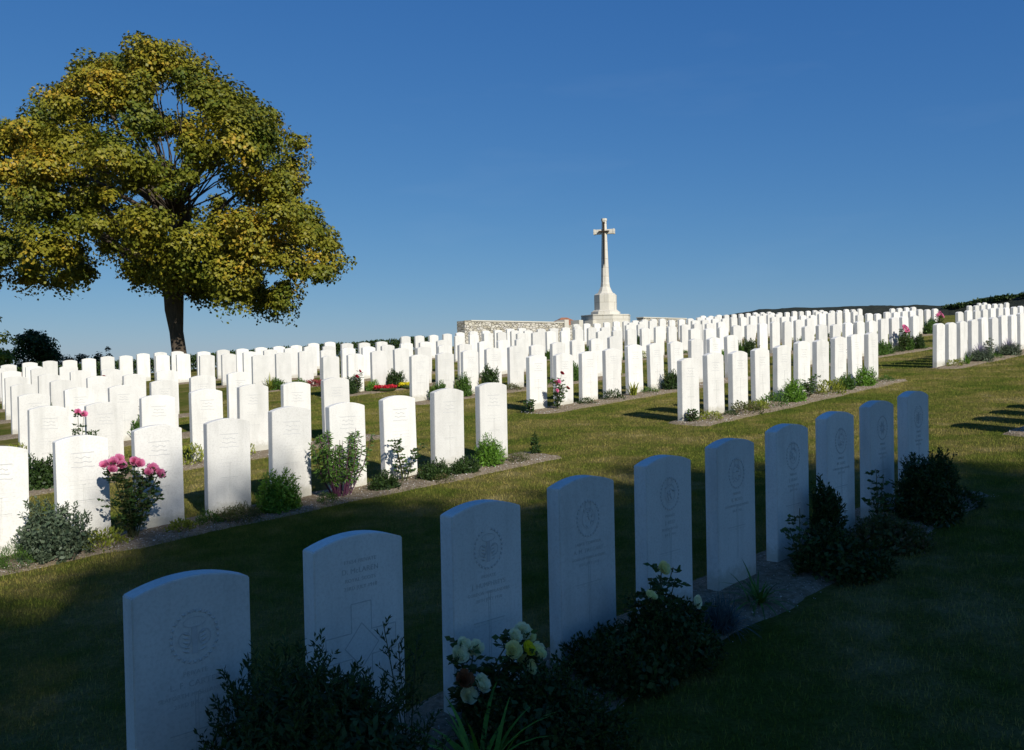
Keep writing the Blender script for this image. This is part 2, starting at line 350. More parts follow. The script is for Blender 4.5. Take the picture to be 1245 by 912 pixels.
def rose(t, b, w, h, seed, label, blooms=(), nst=6, bl_scale=1, leafy=1., leafm='rose', group='rose bushes in the flower beds'):
    """stems rising from one root, leaf sprays along them, blooms at given offsets (along row, height, toward viewer)"""
    e = empty('rose_bush', pos(t, b), PHI); r = random.Random(seed); st = MB(); f = Fol(seed)
    tips = [(bx, -bd, bh) for (bx, bh, bd, _) in blooms]
    targets = tips+[(r.uniform(-w/2, w/2)*.95, r.uniform(-.35, .2)*w, h*r.uniform(.45, .92)) for _ in range(max(0, nst-len(tips)//2))]
    for (tx, ty, tz) in targets:
        p0 = Vector((r.uniform(-.03, .03), r.uniform(-.03, .03), -.02)); p3 = Vector((tx, ty, tz)); m1 = p0.lerp(p3, .35)+Vector((0, 0, tz*.12)); m2 = p0.lerp(p3, .7)+Vector((0, 0, tz*.08))
        st.tube([p0, m1, m2, p3], [.005, .004, .003, .002], 5)
        for k in range(int(9*leafy+h*12)):
            q = r.uniform(.18, 1); c0 = (p0.lerp(m1, q/.35) if q < .35 else m1.lerp(m2, (q-.35)/.35) if q < .7 else m2.lerp(p3, (q-.7)/.3))
            a = r.uniform(0, 6.28); dr = Vector((math.cos(a), math.sin(a), r.uniform(-.1, .6))).normalized()
            cs = []; ds = []
            for j in range(5):
                cs.append(c0+dr*(.018+.014*(j//2))); sd = Vector((-dr.y, dr.x, .1))*(1 if j % 2 else -1); ds.append((dr*.6+sd) if j < 4 else dr)
            f.leaves(np.array(cs), np.array(ds), .034, .023)
    st.build('stem', M['stem'], e); f.build('foliage', M[leafm], e)
    for (bx, bh, bd, kind) in blooms:
        o = link('bloom', BL[kind], e); o.location = (bx, -bd, bh-.01); s = bl_scale*r.uniform(.85, 1.15); o.scale = (s, s, s)
        o.rotation_euler = (R(r.uniform(35, 75)), R(r.uniform(-30, 30)), R(r.uniform(-25, 25)))
    return tag(e, label, 'rose bush', group)
def plant(name, mesh, t, b, label, cat, group, stem=None):
    o = link(name, mesh); o.location = pos(t, b, -.01); o.rotation_euler = (0, 0, PHI)
    return tag(o, label, cat, group)

# ------------------------------------------------------------------ headstones
def stone_profile(seed):
    r = random.Random(seed); W = .38; H = .80; rise = .037; T = .079; p = [(-W/2, -.18), (W/2, -.18), (W/2, H)]
    for k in range(1, 12):
        a = -1+2*k/12; p.append((-a*W/2, H+rise*(1-a*a)))
    p.append((-W/2, H)); n_ = len(p); mb = MB()
    mb.add([(x, -T/2, z) for x, z in p]+[(x, T/2, z) for x, z in p],
           [tuple(range(n_)), tuple(range(2*n_-1, n_-1, -1))]+[(k, n_+k, n_+(k+1) % n_, (k+1) % n_) for k in range(n_)])
    return mb.mesh('headstone', M['stone'], .0035)
STONE = stone_profile(1)
FY = -.079/2                                     # the lettered face
def text_mesh(lines, sizes, z0, lead):
    """lettering: each line stands just proud of the face, darkened to look cut in"""
    V = []; Fc = []
    for i, (s, sz) in enumerate(zip(lines, sizes)):
        cu = bpy.data.curves.new('lettering', 'FONT'); cu.body = s; cu.size = sz; cu.align_x = 'CENTER'; cu.extrude = .0004; cu.space_character = 1.08
        o = bpy.data.objects.new('lettering', cu); C.objects.link(o); bpy.context.view_layer.update()
        me = o.to_mesh(); n0 = len(V); z = z0-sum(lead[:i])
        V += [(v.co.x, FY-.0006-v.co.z, z+v.co.y) for v in me.vertices]
        Fc += [tuple(n0+q for q in p.vertices) for p in me.polygons]
        o.to_mesh_clear(); bpy.data.objects.remove(o); bpy.data.curves.remove(cu)
    me = bpy.data.meshes.new('inscription'); me.from_pydata(V, [], Fc); me.update(); me.materials.append(M['inset_look']); return me
def strip(mb, x0, x1, z0, z1, d=.0009): mb.box(x0, x1, FY-d, FY+.002, z0, z1)
def cross_mesh(zc, h, w_, wide=.012, big=False):
    mb = MB()
    if big:                                      # broad outlined Latin cross
        l = .0028; a = .043
        for x in (-a, a):
            strip(mb, x-l/2, x+l/2, zc+.05, zc+h*.42); strip(mb, x-l/2, x+l/2, zc-h*.58, zc-.04)
        strip(mb, -a, a, zc+h*.42, zc+h*.42+.004)
        for s in (-1, 1):
            x0, x1 = (-w_/2, -a) if s < 0 else (a, w_/2)
            strip(mb, x0, x1, zc+.05, zc+.054); strip(mb, x0, x1, zc-.043, zc-.04); x = s*w_/2; strip(mb, x-l/2, x+l/2, zc-.04, zc+.05)
        for k in range(4):                       # the lozenge over the crossing
            a0 = k*math.pi/2; q = [(.075*math.sin(a0+j*math.pi/2), zc+.0+.085*math.cos(a0+j*math.pi/2)) for j in (0, 1)]
            (x0, z0), (x1, z1) = q; mb.add([(x0, FY-.001, z0), (x1, FY-.001, z1), (x1*.93, FY-.001, zc+(z1-zc)*.93), (x0*.93, FY-.001, zc+(z0-zc)*.93)], [(0, 1, 2, 3)])
    else:
        strip(mb, -w_/2, w_/2, zc, zc+.0035, .0012); strip(mb, -w_/2, w_/2, zc-wide, zc-wide+.0012, .0006)
        strip(mb, -.0035, -.002, zc-h*.6, zc+h*.4); strip(mb, .007, .0082, zc-h*.6, zc+h*.4); strip(mb, -.012, .016, zc+h*.4, zc+h*.4+.003)
    return mb.mesh('carved_cross', M['inset_look'])
def badge_mesh(seed, kind):
    """round carved badge: a wreath of leaves round a device"""
    r = random.Random(seed); mb = MB(); zc = .645; R_ = .075
    def leaf(x, z, a, L, W):
        dx, dz = math.cos(a), math.sin(a); px_, pz = -dz, dx
        mb.add([(x, FY-.0008, z), (x+dx*L/2+px_*W/2, FY-.0012, z+dz*L/2+pz*W/2), (x+dx*L, FY-.0008, z+dz*L), (x+dx*L/2-px_*W/2, FY-.0012, z+dz*L/2-pz*W/2), (x+dx*L/2, FY-.0035, z+dz*L/2)],
               [(0, 1, 4), (1, 2, 4), (2, 3, 4), (3, 0, 4)])
    nl = 26
    for k in range(nl):
        a = 2*math.pi*k/nl
        if kind == 'open' and abs(a-math.pi/2) < .35: continue
        for s in (-1, 1):
            leaf((R_+s*.006)*math.cos(a), zc+(R_+s*.006)*1.08*math.sin(a), a+math.pi/2+s*.7, .02, .008)
    def ringseg(rx, rz, x0, z0, a0, a1, wd, n_=16):
        for k in range(n_):
            p = [(x0+(rx+d)*math.cos(a0+(a1-a0)*(k+j)/n_), z0+(rz+d)*math.sin(a0+(a1-a0)*(k+j)/n_)) for j, d in ((0, 0), (1, 0), (1, wd), (0, wd))]
            mb.add([(x, FY-.002, z) for x, z in p], [(0, 1, 2, 3)])
    if kind in ('thistle', 'open'):
        ringseg(.034, .013, 0, zc+.045, math.pi, 2*math.pi, .004); ringseg(.034, .013, 0, zc+.047, 0, math.pi, .003)
        strip(mb, -.009, .009, zc-.055, zc+.03, .002)
        for s in (-1, 1):
            ringseg(.018, .022, s*.032, zc-.006, 0, 2*math.pi, .004)
            for k in range(5): leaf(s*.014, zc-.05+.014*k, (.4 if s > 0 else math.pi-.4), .03, .009)
    elif kind == 'star':
        for k in range(16): leaf(.008*math.cos(k*math.pi/8), zc+.008*math.sin(k*math.pi/8), k*math.pi/8, .05 if k % 2 else .036, .011)
        ringseg(.02, .02, 0, zc, 0, 2*math.pi, .004)
    else:
        ringseg(.04, .045, 0, zc, 0, 2*math.pi, .004, 24); ringseg(.018, .018, 0, zc+.058, 0, 2*math.pi, .004)
        for k in range(14): a = r.uniform(0, 6.28); leaf(r.uniform(-.025, .025), zc+r.uniform(-.035, .035), a, .026, .009)
    return mb.mesh('carved_badge', M['relief'])
def simple_marks(seed):
    """wavy carved bands as seen on the sunlit stones"""
    r = random.Random(seed); mb = MB(); z = .70
    for k, (w_, wav) in enumerate(((.17, 0), (.11, .006), (.13, .004), (.17, .003))):
        n_ = 10
        for j in range(n_):
            x0 = -w_/2+w_*j/n_; x1 = x0+w_/n_; a = wav*math.sin(j*1.2+r.random()); b_ = wav*math.sin((j+1)*1.2+r.random()*.3)
            mb.add([(x0, FY-.0008, z+a), (x1, FY-.0008, z+b_), (x1, FY-.0008, z+b_+.0065), (x0, FY-.0008, z+a+.0065)], [(0, 1, 2, 3)])
        z -= .036
    for k in range(3): strip(mb, -.1, .1, .49-.03*k, .492-.03*k, .0005)
    return mb.mesh('carved_lines', M['relief'])
MARKS = [simple_marks(s) for s in (1, 2, 3)]
SMALLCROSS = cross_mesh(.335, .3, .15)

Lb = [4.38, 7.45, 10.25, 13.1, 16, 18.8, 21.6]; Rb = [4.05, 6.95, 10.0, 13.05, 16.1, 19, 21.9]; Rs = [.015, .03, .04, .05, .05, .055, .06]
def bk(k, t): return Lb[k]-.08*t if t < 4.5 else Rb[k]-Rs[k]*t
blocks = [(-1.98, 3.12), (6.4, 11.55), (14.35, 19.5), (22.3, 27.45), (30.25, 35.4), (38.2, 43.3), (46.0, 51.1)]
ORD = ['first', 'second', 'third', 'fourth', 'fifth', 'sixth', 'seventh', 'eighth', 'ninth', 'tenth']
ORD += ['eleventh']
BLK = ['left block', 'second block from left', 'third block from left', 'fourth block from left', 'fifth block from left', 'sixth block from left', 'farthest block']
FAR_END = {(3, 4): 1112, (3, 5): 1200, (4, 4): 1050, (4, 5): 0, (4, 6): 0, (5, 5): 0, (5, 6): 0, (6, 5): 0, (6, 6): 0, (2, 5): 0, (2, 4): 1228}
spec = []                                         # (row, block, index, t, b)
for k in range(7):
    for j, (a, b_) in enumerate(blocks):
        for i in range(10):
            t = a+(b_-a)*i/9; bb = bk(k, t); x, y = xy(t, bb)
            px = 622.5+1055.5*x/y
            if y < 1 or px < -34 or px > 1262: continue
            if (px < -12): continue
            if px > FAR_END.get((k, j), 9999): continue
            spec.append((k, j, i, t, bb, math.hypot(x, y)))
for i in range(11):                                # a last row along the back hedge at the left
    t = 2.7+.52*i; x, y = xy(t, 24.2); spec.append((7, 0, i, t, 24.2, math.hypot(x, y)))
spec.sort(key=lambda s: s[5])
rr = random.Random(11)
def jitter(o, amt=1.):
    o.location.z += rr.uniform(-.018, .018)*amt; o.rotation_euler = (R(rr.uniform(-.9, .9)), R(rr.uniform(-.6, .6)), PHI+R(rr.uniform(-1.3, 1.3)))
NI = 300-10
for s_i, (k, j, i, t, bb, d) in enumerate(spec[:NI]):
    o = link('headstone', STONE); o.location = pos(t, bb); jitter(o)
    if k == 0: lab = f'white headstone, {ORD[i]} along the nearest sunlit row, {BLK[j]}'
    else: lab = f'white headstone, {ORD[i]} along the {ORD[k]} sunlit row, {BLK[j]}'
    if k == 7: lab = f'white headstone, {ORD[i]} along the last row by the left hedge'
    tag(o, lab, 'headstone', 'sunlit white headstones in rows')
    if d < 19 and k < 3:
        link('carved_badge', MARKS[s_i % 3], o); link('carved_cross', SMALLCROSS, o)
mb = MB(); sv = [tuple(v_.co) for v_ in STONE.vertices]; sf = [tuple(p.vertices) for p in STONE.polygons]
for (k, j, i, t, bb, d) in spec[NI:]:
    p = pos(t, bb, rr.uniform(-.012, .012)); ca, sa = math.cos(PHI), math.sin(PHI)
    mb.add([(p.x+x*ca-y*sa, p.y+x*sa+y*ca, p.z+z) for x, y, z in sv], sf)
tag(mb.build('distant_headstones', M['stone']), 'far white headstones on the skyline beyond the nearer rows', 'headstones', kind='stuff')

# the shaded front row
A_lines = [(['PRIVATE', 'L. F. CARTER', 'SEAFORTH HIGHLANDERS', '23RD JULY 1918'], 'thistle'), (['17654 PRIVATE', 'D. McLAREN', 'ROYAL SCOTS', '23RD JULY 1918'], None),
 (['PRIVATE', 'J. HUMPHREYS', 'GORDON HIGHLANDERS', '28TH JULY 1918'], 'open'), (['LANCE CORPORAL', 'A. M. TAGGART', 'GORDON HIGHLANDERS', '28TH JULY 1918'], 'ring'),
 (['PRIVATE', 'J. REID', 'ROYAL SCOTS', 'JULY 1918'], 'ring'), (['PRIVATE', 'R. BOYD', 'SEAFORTH HIGHLANDERS', 'JULY 1918'], 'ring'),
 (['PRIVATE', 'J. HUNT', 'ROYAL SCOTS', 'JULY 1918'], 'ring'), (['PRIVATE', 'W. GRAY', 'GORDON HIGHLANDERS', 'JULY 1918'], 'ring'),
 (['PRIVATE', 'T. ROSS', 'ROYAL SCOTS', 'JULY 1918'], 'star'), (['PRIVATE', 'J. BELL', 'ROYAL SCOTS', 'JULY 1918'], 'open')]
A_lab = ['shaded headstone with round wreath badge, nearest and largest, left of the dark bush', 'shaded headstone with broad outlined cross and lozenge, no badge, behind the wispy stems',
 'shaded headstone with round badge behind the cream and yellow rose bush', 'shaded headstone standing clear between the two cream rose bushes', 'shaded headstone with a faint patch of light on its upper right edge',
 'shaded headstone behind the blue grey grass tuft', 'shaded headstone with a thin rose stem at its foot, left of a narrow dark bush', 'shaded headstone, third from the far end, right of the narrow dark bush',
 'shaded headstone, second from the far end, beside the big dark bush', 'shaded headstone at the far end of the front row, behind the big dark bush']
for k in range(10):
    t = (k-3)*.6212; zt = -.5909+.0386*(k-3)+.0004*(k-3)**2
    x, y = xy(t, 0); o = link('headstone', STONE); o.location = (x, y, zt-.80+ZO); o.rotation_euler = (0, R(rr.uniform(-.2, .2)), PHI)
    lines, kind = A_lines[k]
    if kind:
        link('carved_badge', badge_mesh(k, kind), o); z0 = .525; link('carved_cross', cross_mesh(.345, .3, .17), o)
    else: z0 = .735; link('carved_cross', cross_mesh(.43, .37, .30, big=True), o)
    link('inscription', text_mesh(lines, [.020, .027, .019, .019], z0, [.036, .031, .029, 0]), o)
    tag(o, A_lab[k], 'headstone', 'shaded headstones of the front row')
# the row goes on beyond the aisle just outside the frame; its stones throw the four shadows on the lawn
for i in range(4):
    t = 7.12+.6*i; o = link('headstone', STONE); o.location = pos(t, -.22); jitter(o)
    tag(o, f'headstone just outside the right edge, {ORD[i]} of four casting shadows on lawn', 'headstone', 'shaded headstones of the front row')

# ------------------------------------------------------------------ soil beds along each row
def bed(t0, t1, bf, seed, res=.09):
    r = np.random.RandomState(seed); n_ = int((t1-t0)/res); cols = 8; V = []
    e0 = np.convolve(r.randn(n_+9), np.ones(4)/4, 'same'); e1 = np.convolve(r.randn(n_+9), np.ones(4)/4, 'same')
    for i in range(n_+1):
        t = t0+(t1-t0)*i/n_; end = min(1, min(i, n_-i)*res/.12+.35)
        a = bf(t)-.53-.04*e0[i]; b_ = bf(t)+.16+.03*e1[i]; mid = (a+b_)/2; a = mid+(a-mid)*end; b_ = mid+(b_-mid)*end
        for j in range(cols):
            q = j/(cols-1); bb = a+(b_-a)*q; h = (.018+.012*r.rand()) if 0 < j < cols-1 and 0 < i < n_ else -.012
            x, y = xy(t, bb); V.append((x, y, float(g_tb(t, bb))+h))
    Fv = [(i*cols+j, (i+1)*cols+j, (i+1)*cols+j+1, i*cols+j+1) for i in range(n_) for j in range(cols-1)]
    tag(link('flower_bed', np_mesh('flower_bed', V, Fv, M['soil'], True)), kind='structure')
bed(-2.4, 4.2, lambda t: .08, 1); bed(6.85, 9.8, lambda t: .27, 2)
for k in range(7):
    for j, (a, b_) in enumerate(blocks):
        if any(s[0] == k and s[1] == j for s in spec): bed(a-(.35 if j else .8), b_+(.6 if j == 0 else .35), lambda t, k=k: bk(k, t), 10+k*7+j, .09 if k == 0 and j < 2 else .2)
def in_bed(t, b):
    m_ = (b > -.5) & (b < .14) & (t > -2.4) & (t < 4.3)
    m_ |= (b > -.2) & (b < .38) & (t > 6.9) & (t < 9.8)
    for k in range(4):
        bc = np.where(t < 4.5, Lb[k]-.08*t, Rb[k]-Rs[k]*t)
        for j, (a, c2) in enumerate(blocks[:4]): m_ |= (b > bc-.47) & (b < bc+.15) & (t > a-.3) & (t < c2+(.5 if j == 0 else .25))
    return m_
# chalk flints on the soil
r = np.random.RandomState(3); V = []; Fv = []; cnt = 0
ico = np.array([(1,0,0),(-1,0,0),(0,1,0),(0,-1,0),(0,0,1),(0,0,-1)], float); icf = [(0,2,4),(2,1,4),(1,3,4),(3,0,4),(2,0,5),(1,2,5),(3,1,5),(0,3,5)]
def flints(n_, t0, t1, bf, s0, s1):
    global cnt
    for _ in range(n_):
        t = r.uniform(t0, t1); b_ = bf(t)+r.uniform(-.5, .02); s = r.uniform(s0, s1)*(1.6 if r.rand() < .06 else 1)
        x, y = xy(t, b_); p = ico*np.array([s, s*r.uniform(.5, 1), s*.5])*r.uniform(.7, 1.3, (6, 1)); a = r.uniform(0, 6); ca, sa = math.cos(a), math.sin(a)
        V.extend([(x+q[0]*ca-q[1]*sa, y+q[0]*sa+q[1]*ca, float(g_tb(t, b_))+.027+q[2]) for q in p]); Fv.extend([tuple(cnt+i for i in f) for f in icf]); cnt += 6
flints(500, -2.3, 4.1, lambda t: 0, .002, .005); flints(1100, -2.2, 3.6, lambda t: bk(0, t), .003, .008); flints(600, 6.1, 11.8, lambda t: bk(0, t), .004, .01)
flints(400, 5.9, 11.8, lambda t: bk(1, t), .004, .01); flints(200, 6.9, 8.5, lambda t: .36, .004, .01); flints(300, -.8, 3.5, lambda t: bk(1, t), .004, .009)
tag(link('flint_gravel', np_mesh('flint_gravel', V, Fv, M['flint'])), 'small white chalk flints scattered over the bed soil', 'gravel', kind='stuff')

# ------------------------------------------------------------------ mown grass blades
def blades(n_, x0, x1, y0, y1, h, wd, seed):
    r = np.random.RandomState(seed); x = r.uniform(x0, x1, n_); y = r.uniform(y0, y1, n_)
    px = 622.5+1055.5*x/np.maximum(y, .3); t, b_ = tb(x, y)
    z = g_tb(t, b_); pz = 436+1055.5*(ZO-z)/np.maximum(y, .3)
    k = (px > -60) & (px < 1305) & (pz < 960) & ~in_bed(t, b_); x, y, z = x[k], y[k], z[k]; m_ = len(x)
    a = r.uniform(0, 6.28, m_); l = h*r.uniform(.45, 1.2, m_); ln = r.uniform(0, .8, m_); b2 = r.uniform(0, 6.28, m_)
    p0 = np.stack([x-np.cos(a)*wd/2, y-np.sin(a)*wd/2, z-.004], 1); p1 = np.stack([x+np.cos(a)*wd/2, y+np.sin(a)*wd/2, z-.004], 1)
    p2 = np.stack([x+np.cos(b2)*l*ln, y+np.sin(b2)*l*ln, z+l*np.sqrt(1-ln**2*.6)], 1)
    return np.stack([p0, p1, p2], 1).reshape(-1, 3)
BV = np.concatenate([blades(260000, -5, 6, 2.2, 8, .026, .004, 1), blades(330000, -7, 12, 8, 16, .024, .005, 2), blades(200000, -6, 26, 16, 30, .026, .009, 3)])
tag(link('grass', np_mesh('grass', BV, np.arange(len(BV)).reshape(-1, 3), M['blade'])), 'short mown lawn grass with dry yellow patches', 'grass', kind='stuff')

# ------------------------------------------------------------------ plants of the shaded bed
GD = 'plants in the shaded front bed'; GL = 'plants in the sunlit beds'
plant('dark_bush', sprig_f(1, .72, .64, 1700, 16, .08, .024, .007, core=14).mesh('dark_bush', M['dark']), -1.67, -.42, 'large dark needle leaved bush between the two nearest shaded headstones', 'bush', GD)
def wisp(t, b_, h, seed, label):
    e = empty('wispy_stem_plant', pos(t, b_)); st = MB(); f = Fol(seed); r = random.Random(seed)
    for s in range(3):
        a = r.uniform(0, 6.28); ln = r.uniform(.04, .12); hh = h*r.uniform(.75, 1); tip = Vector((math.cos(a)*ln, math.sin(a)*ln, hh))
        st.tube([(0, 0, 0), tip*.5+Vector((0, 0, .02)), tip], [.003, .0025, .0015], 5)
        for k in range(12):
            q = .45+.55*k/12; p = tip*q; an = k*2.4; dr = Vector((math.cos(an), math.sin(an), .9)).normalized(); L_ = .085*(1.15-q)+.02
            st.tube([p, p+dr*L_], [.0015, .0008], 4)
            cs = [p+dr*L_*(z/5) for z in range(1, 6)]*2; f.leaves(np.array(cs), np.array([dr+Vector((r.uniform(-.9, .9), r.uniform(-.9, .9), r.uniform(-.2, .6))) for _ in cs]), .020, .006)
    st.build('stem', M['stem'], e); f.build('foliage', M['dark'], e); tag(e, label, 'plant', GD)
wisp(-1.16, -.2, .60, 5, 'tall wispy stems rising in front of the headstone with the outlined cross')
def straps(name, t, b_, n_, L, W, seed, m_, label, group, lean=(.5, 1.6)):
    f = Fol(seed)
    for k in range(n_):
        a = f.r.uniform(0, 6.28); f.ribbon((f.r.uniform(-.03, .03), f.r.uniform(-.03, .03), 0), (math.cos(a), math.sin(a)), L*f.r.uniform(.6, 1.1), W, f.r.uniform(*lean), 6)
    return plant(name, f.mesh(name, M[m_]), t, b_, label, 'plant', group)
straps('strap_leaf_plant', -1.08, -.50, 44, .46, .018, 8, 'bright', 'arching green strap leaves at the bottom edge between dark bush and cream roses', GD)
rose(-.80, -.13, .42, .38, 21, 'cream and yellow rose bush in front of the third shaded headstone, largest flower cluster', nst=6, bl_scale=1.15, leafy=.75,
     blooms=[(.10, .38, .14, 'cream'), (.16, .38, .12, 'cream'), (.19, .35, .12, 'pale_yellow'), (.06, .34, .17, 'pale_yellow'), (.11, .34, .2, 'lemon'), (.16, .31, .2, 'pale_yellow'), (.20, .30, .16, 'cream'), (.10, .28, .22, 'pale_yellow'),
             (.13, .27, .15, 'pale_yellow'), (-.13, .35, .08, 'cream'), (-.09, .37, .06, 'cream'), (-.05, .35, .08, 'cream'), (-.14, .27, .12, 'orange'), (-.08, .24, .14, 'cream'), (-.13, .21, .13, 'cream')])
plant('low_bush', sprig_f(2, .58, .27, 900, 10, .06, .022, .010, up=.5).mesh('low_bush', M['dark']), -.72, -.45, 'wide low dark bush under the larger cream rose bush', 'bush', GD)
plant('low_bush', sprig_f(3, .52, .22, 620, 9, .05, .024, .011, up=.4).mesh('low_bush', M['dark']), -.05, -.30, 'low dark bush at the foot of the fourth shaded headstone', 'bush', GD)
rose(.24, -.24, .42, .40, 22, 'smaller pale yellow rose bush with three blooms left of the blue grey tuft', nst=10, bl_scale=1.15, leafy=1.3, blooms=[(-.06, .42, .08, 'pale_yellow'), (-.15, .31, .08, 'pale_yellow'), (.13, .24, .12, 'cream')])
plant('low_bush', sprig_f(4, .45, .26, 520, 10, .06, .024, .010, up=.5).mesh('low_bush', M['dark']), .20, -.34, 'dark leafy skirt under the smaller pale yellow rose bush', 'bush', GD)
f = Fol(31)
for k in range(420):
    a = f.r.uniform(0, 6.28); f.ribbon((f.r.uniform(-.05, .05), f.r.uniform(-.05, .05), 0), (math.cos(a), math.sin(a)), .21*f.r.uniform(.7, 1.1), .0035, f.r.uniform(.1, 1.5), 4)
plant('grass_tuft', f.mesh('grass_tuft', M['blue']), .62, -.33, 'blue grey fescue tuft before the sixth shaded headstone', 'plant', GD)
straps('strap_leaf_plant', 1.02, -.30, 40, .27, .013, 9, 'green', 'green strap leaves flopping beside the blue grey tuft', GD)
rose(1.62, -.2, .26, .42, 23, 'thin flowerless rose in front of the seventh shaded headstone', nst=4, leafy=.7)
plant('upright_bush', sprig_f(5, .19, .47, 260, 12, .08, .03, .011).mesh('upright_bush', M['dark']), 2.02, -.17, 'narrow upright dark bush between the seventh and eighth shaded headstones', 'bush', GD)
plant('low_bush', sprig_f(6, .55, .22, 560, 9, .05, .025, .011, up=.4).mesh('low_bush', M['dark']), 1.80, -.36, 'low dark tangle under the narrow upright bush', 'bush', GD)
plant('low_bush', sprig_f(16, .5, .18, 420, 9, .05, .025, .011, up=.4).mesh('low_bush', M['heath']), 2.45, -.36, 'low brownish tangle left of the big dark bush', 'bush', GD)
rose(2.73, -.2, .26, .44, 24, 'flowerless rose stems just left of the big dark bush', nst=5, leafy=.8)
plant('dark_bush', sprig_f(7, .42, .46, 600, 14, .08, .03, .009).mesh('dark_bush', M['dark']), 3.16, -.32, 'big dark bush before the last shaded headstones', 'bush', GD)
plant('low_bush', mound_f(8, .42, .13, 800, .03, .015).mesh('low_bush', M['dark']), 3.75, -.28, 'low dark ground cover at the far end of the shaded bed', 'bush', GD)

# ------------------------------------------------------------------ plants of the nearest sunlit row
plant('silver_bush', sprig_f(9, .50, .40, 420, 11, .07, .028, .012).mesh('silver_bush', M['silver']), -1.13, bk(0, -1.13)-.27, 'grey green bushy shrub at the left edge before the first sunlit row', 'bush', GL)
plant('cushion_plant', mound_f(10, .34, .15, 2200, .022, .004, .8).mesh('cushion_plant', M['green']), -1.38, bk(0, -1.38)-.33, 'fine green cushion at the very left edge of the sunlit bed', 'plant', GL)
rose(-.57, bk(0, -.57)-.22, .52, .62, 41, 'tall pink rose bush between two headstones of the nearest sunlit row', nst=12, bl_scale=1.35, leafy=1.4,
     blooms=[(-.20, .61, .05, 'pink'), (-.15, .63, .08, 'pink'), (-.10, .64, .04, 'pink'), (-.17, .58, .10, 'pink'), (-.10, .60, .09, 'pink'), (.02, .62, .03, 'pink'), (.05, .60, .05, 'pink'), (.10, .53, .1, 'pink'), (.14, .55, .07, 'pink'), (.18, .51, .1, 'pink')])
plant('cushion_plant', mound_f(11, .36, .15, 500, .035, .015, .6).mesh('cushion_plant', M['yellowgreen']), -.80, bk(0, -.8)-.28, 'yellow green leafy cushion left of the tall pink rose', 'plant', GL)
plant('cushion_plant', mound_f(12, .26, .12, 400, .03, .014, .6).mesh('cushion_plant', M['yellowgreen']), -.22, bk(0, -.2)-.3, 'yellow green leafy cushion right of the tall pink rose', 'plant', GL)
plant('cushion_plant', mound_f(13, .30, .13, 900, .022, .008, .6).mesh('cushion_plant', M['green']), .02, bk(0, 0)-.27, 'low green cushion before the fourth nearest sunlit headstone', 'plant', GL)
plant('heath_plant', sprig_f(14, .42, .13, 420, 8, .04, .014, .005).mesh('heath_plant', M['heath']), .24, bk(0, .2)-.3, 'low brownish green heath left of the round bright bush', 'plant', GL)
plant('round_bush', sprig_f(15, .36, .34, 620, 9, .05, .022, .010, up=.4).mesh('round_bush', M['bright']), .60, bk(0, .6)-.28, 'round bright green bush before the fifth nearest sunlit headstone', 'bush', GL)
plant('cushion_plant', mound_f(16, .2, .11, 500, .02, .007, .6).mesh('cushion_plant', M['green']), 1.0, bk(0, 1)-.38, 'tiny green cushion left of the tall leafy bush', 'plant', GL)
e = empty('tall_leafy_bush', pos(1.20, bk(0, 1.2)-.24), PHI); st = MB(); f = Fol(51); q_ = random.Random(51)
for s in range(26):
    tip = Vector((q_.uniform(-.24, .24), q_.uniform(-.2, .2), q_.uniform(.42, .62))); b0 = Vector((tip.x*.25, tip.y*.25, 0)); m_ = b0.lerp(tip, .5)+Vector((tip.x*.15, 0, 0))
    st.tube([b0, m_, tip], [.006, .004, .002], 5)
    cs = []; ds = []
    for k in range(70):
        z = q_.uniform(.3, 1); p = b0.lerp(m_, z*2) if z < .5 else m_.lerp(tip, z*2-1); cs.append(p); ds.append(Vector((q_.uniform(-1, 1), q_.uniform(-1, 1), q_.uniform(-.8, .3))))
    f.leaves(np.array(cs), np.array(ds), .05, .014)
st.build('stem', M['purple_stem'], e); f.build('foliage', M['green'], e); tag(e, 'tall leafy bush with drooping leaves and purple stems in the nearest sunlit row', 'bush', GL)
rose(1.93, bk(0, 1.9)-.16, .36, .56, 42, 'tall dark leaved rose without flowers right of the tall leafy bush', nst=5, leafy=1.0)
plant('low_bush', sprig_f(17, .30, .16, 260, 9, .045, .02, .009).mesh('low_bush', M['dark']), 1.62, bk(0, 1.6)-.3, 'low dark bush between the tall leafy bush and the dark rose', 'bush', GL)
plant('low_bush', sprig_f(18, .36, .18, 380, 8, .04, .02, .009).mesh('low_bush', M['dark']), 2.20, bk(0, 2.2)-.27, 'low dark bush right of the tall dark leaved rose', 'bush', GL)
plant('low_bush', sprig_f(19, .32, .16, 340, 8, .04, .02, .009).mesh('low_bush', M['dark']), 2.53, bk(0, 2.5)-.3, 'low dark bush left of the bright green clump', 'bush', GL)
plant('cushion_plant', mound_f(20, .18, .1, 450, .02, .006, .6).mesh('cushion_plant', M['heath']), 2.15, bk(0, 2.1)-.45, 'small brownish cushion at the bed edge below the dark bushes', 'plant', GL)
plant('bright_clump', sprig_f(21, .30, .30, 260, 12, .09, .03, .007, up=1.1).mesh('bright_clump', M['bright']), 2.90, bk(0, 2.9)-.22, 'bright green spiky clump before the last stone of the left block', 'plant', GL)
plant('cushion_plant', mound_f(22, .26, .12, 900, .02, .006, .7).mesh('cushion_plant', M['heath']), 3.22, bk(0, 3.2)-.3, 'olive cushion at the end of the left block bed', 'plant', GL)
plant('sapling', sprig_f(23, .10, .25, 30, 7, .06, .03, .012).mesh('sapling', M['dark']), 3.60, bk(0, 3.6)-.12, 'lone small sapling on the lawn beyond the left block', 'plant', GL)

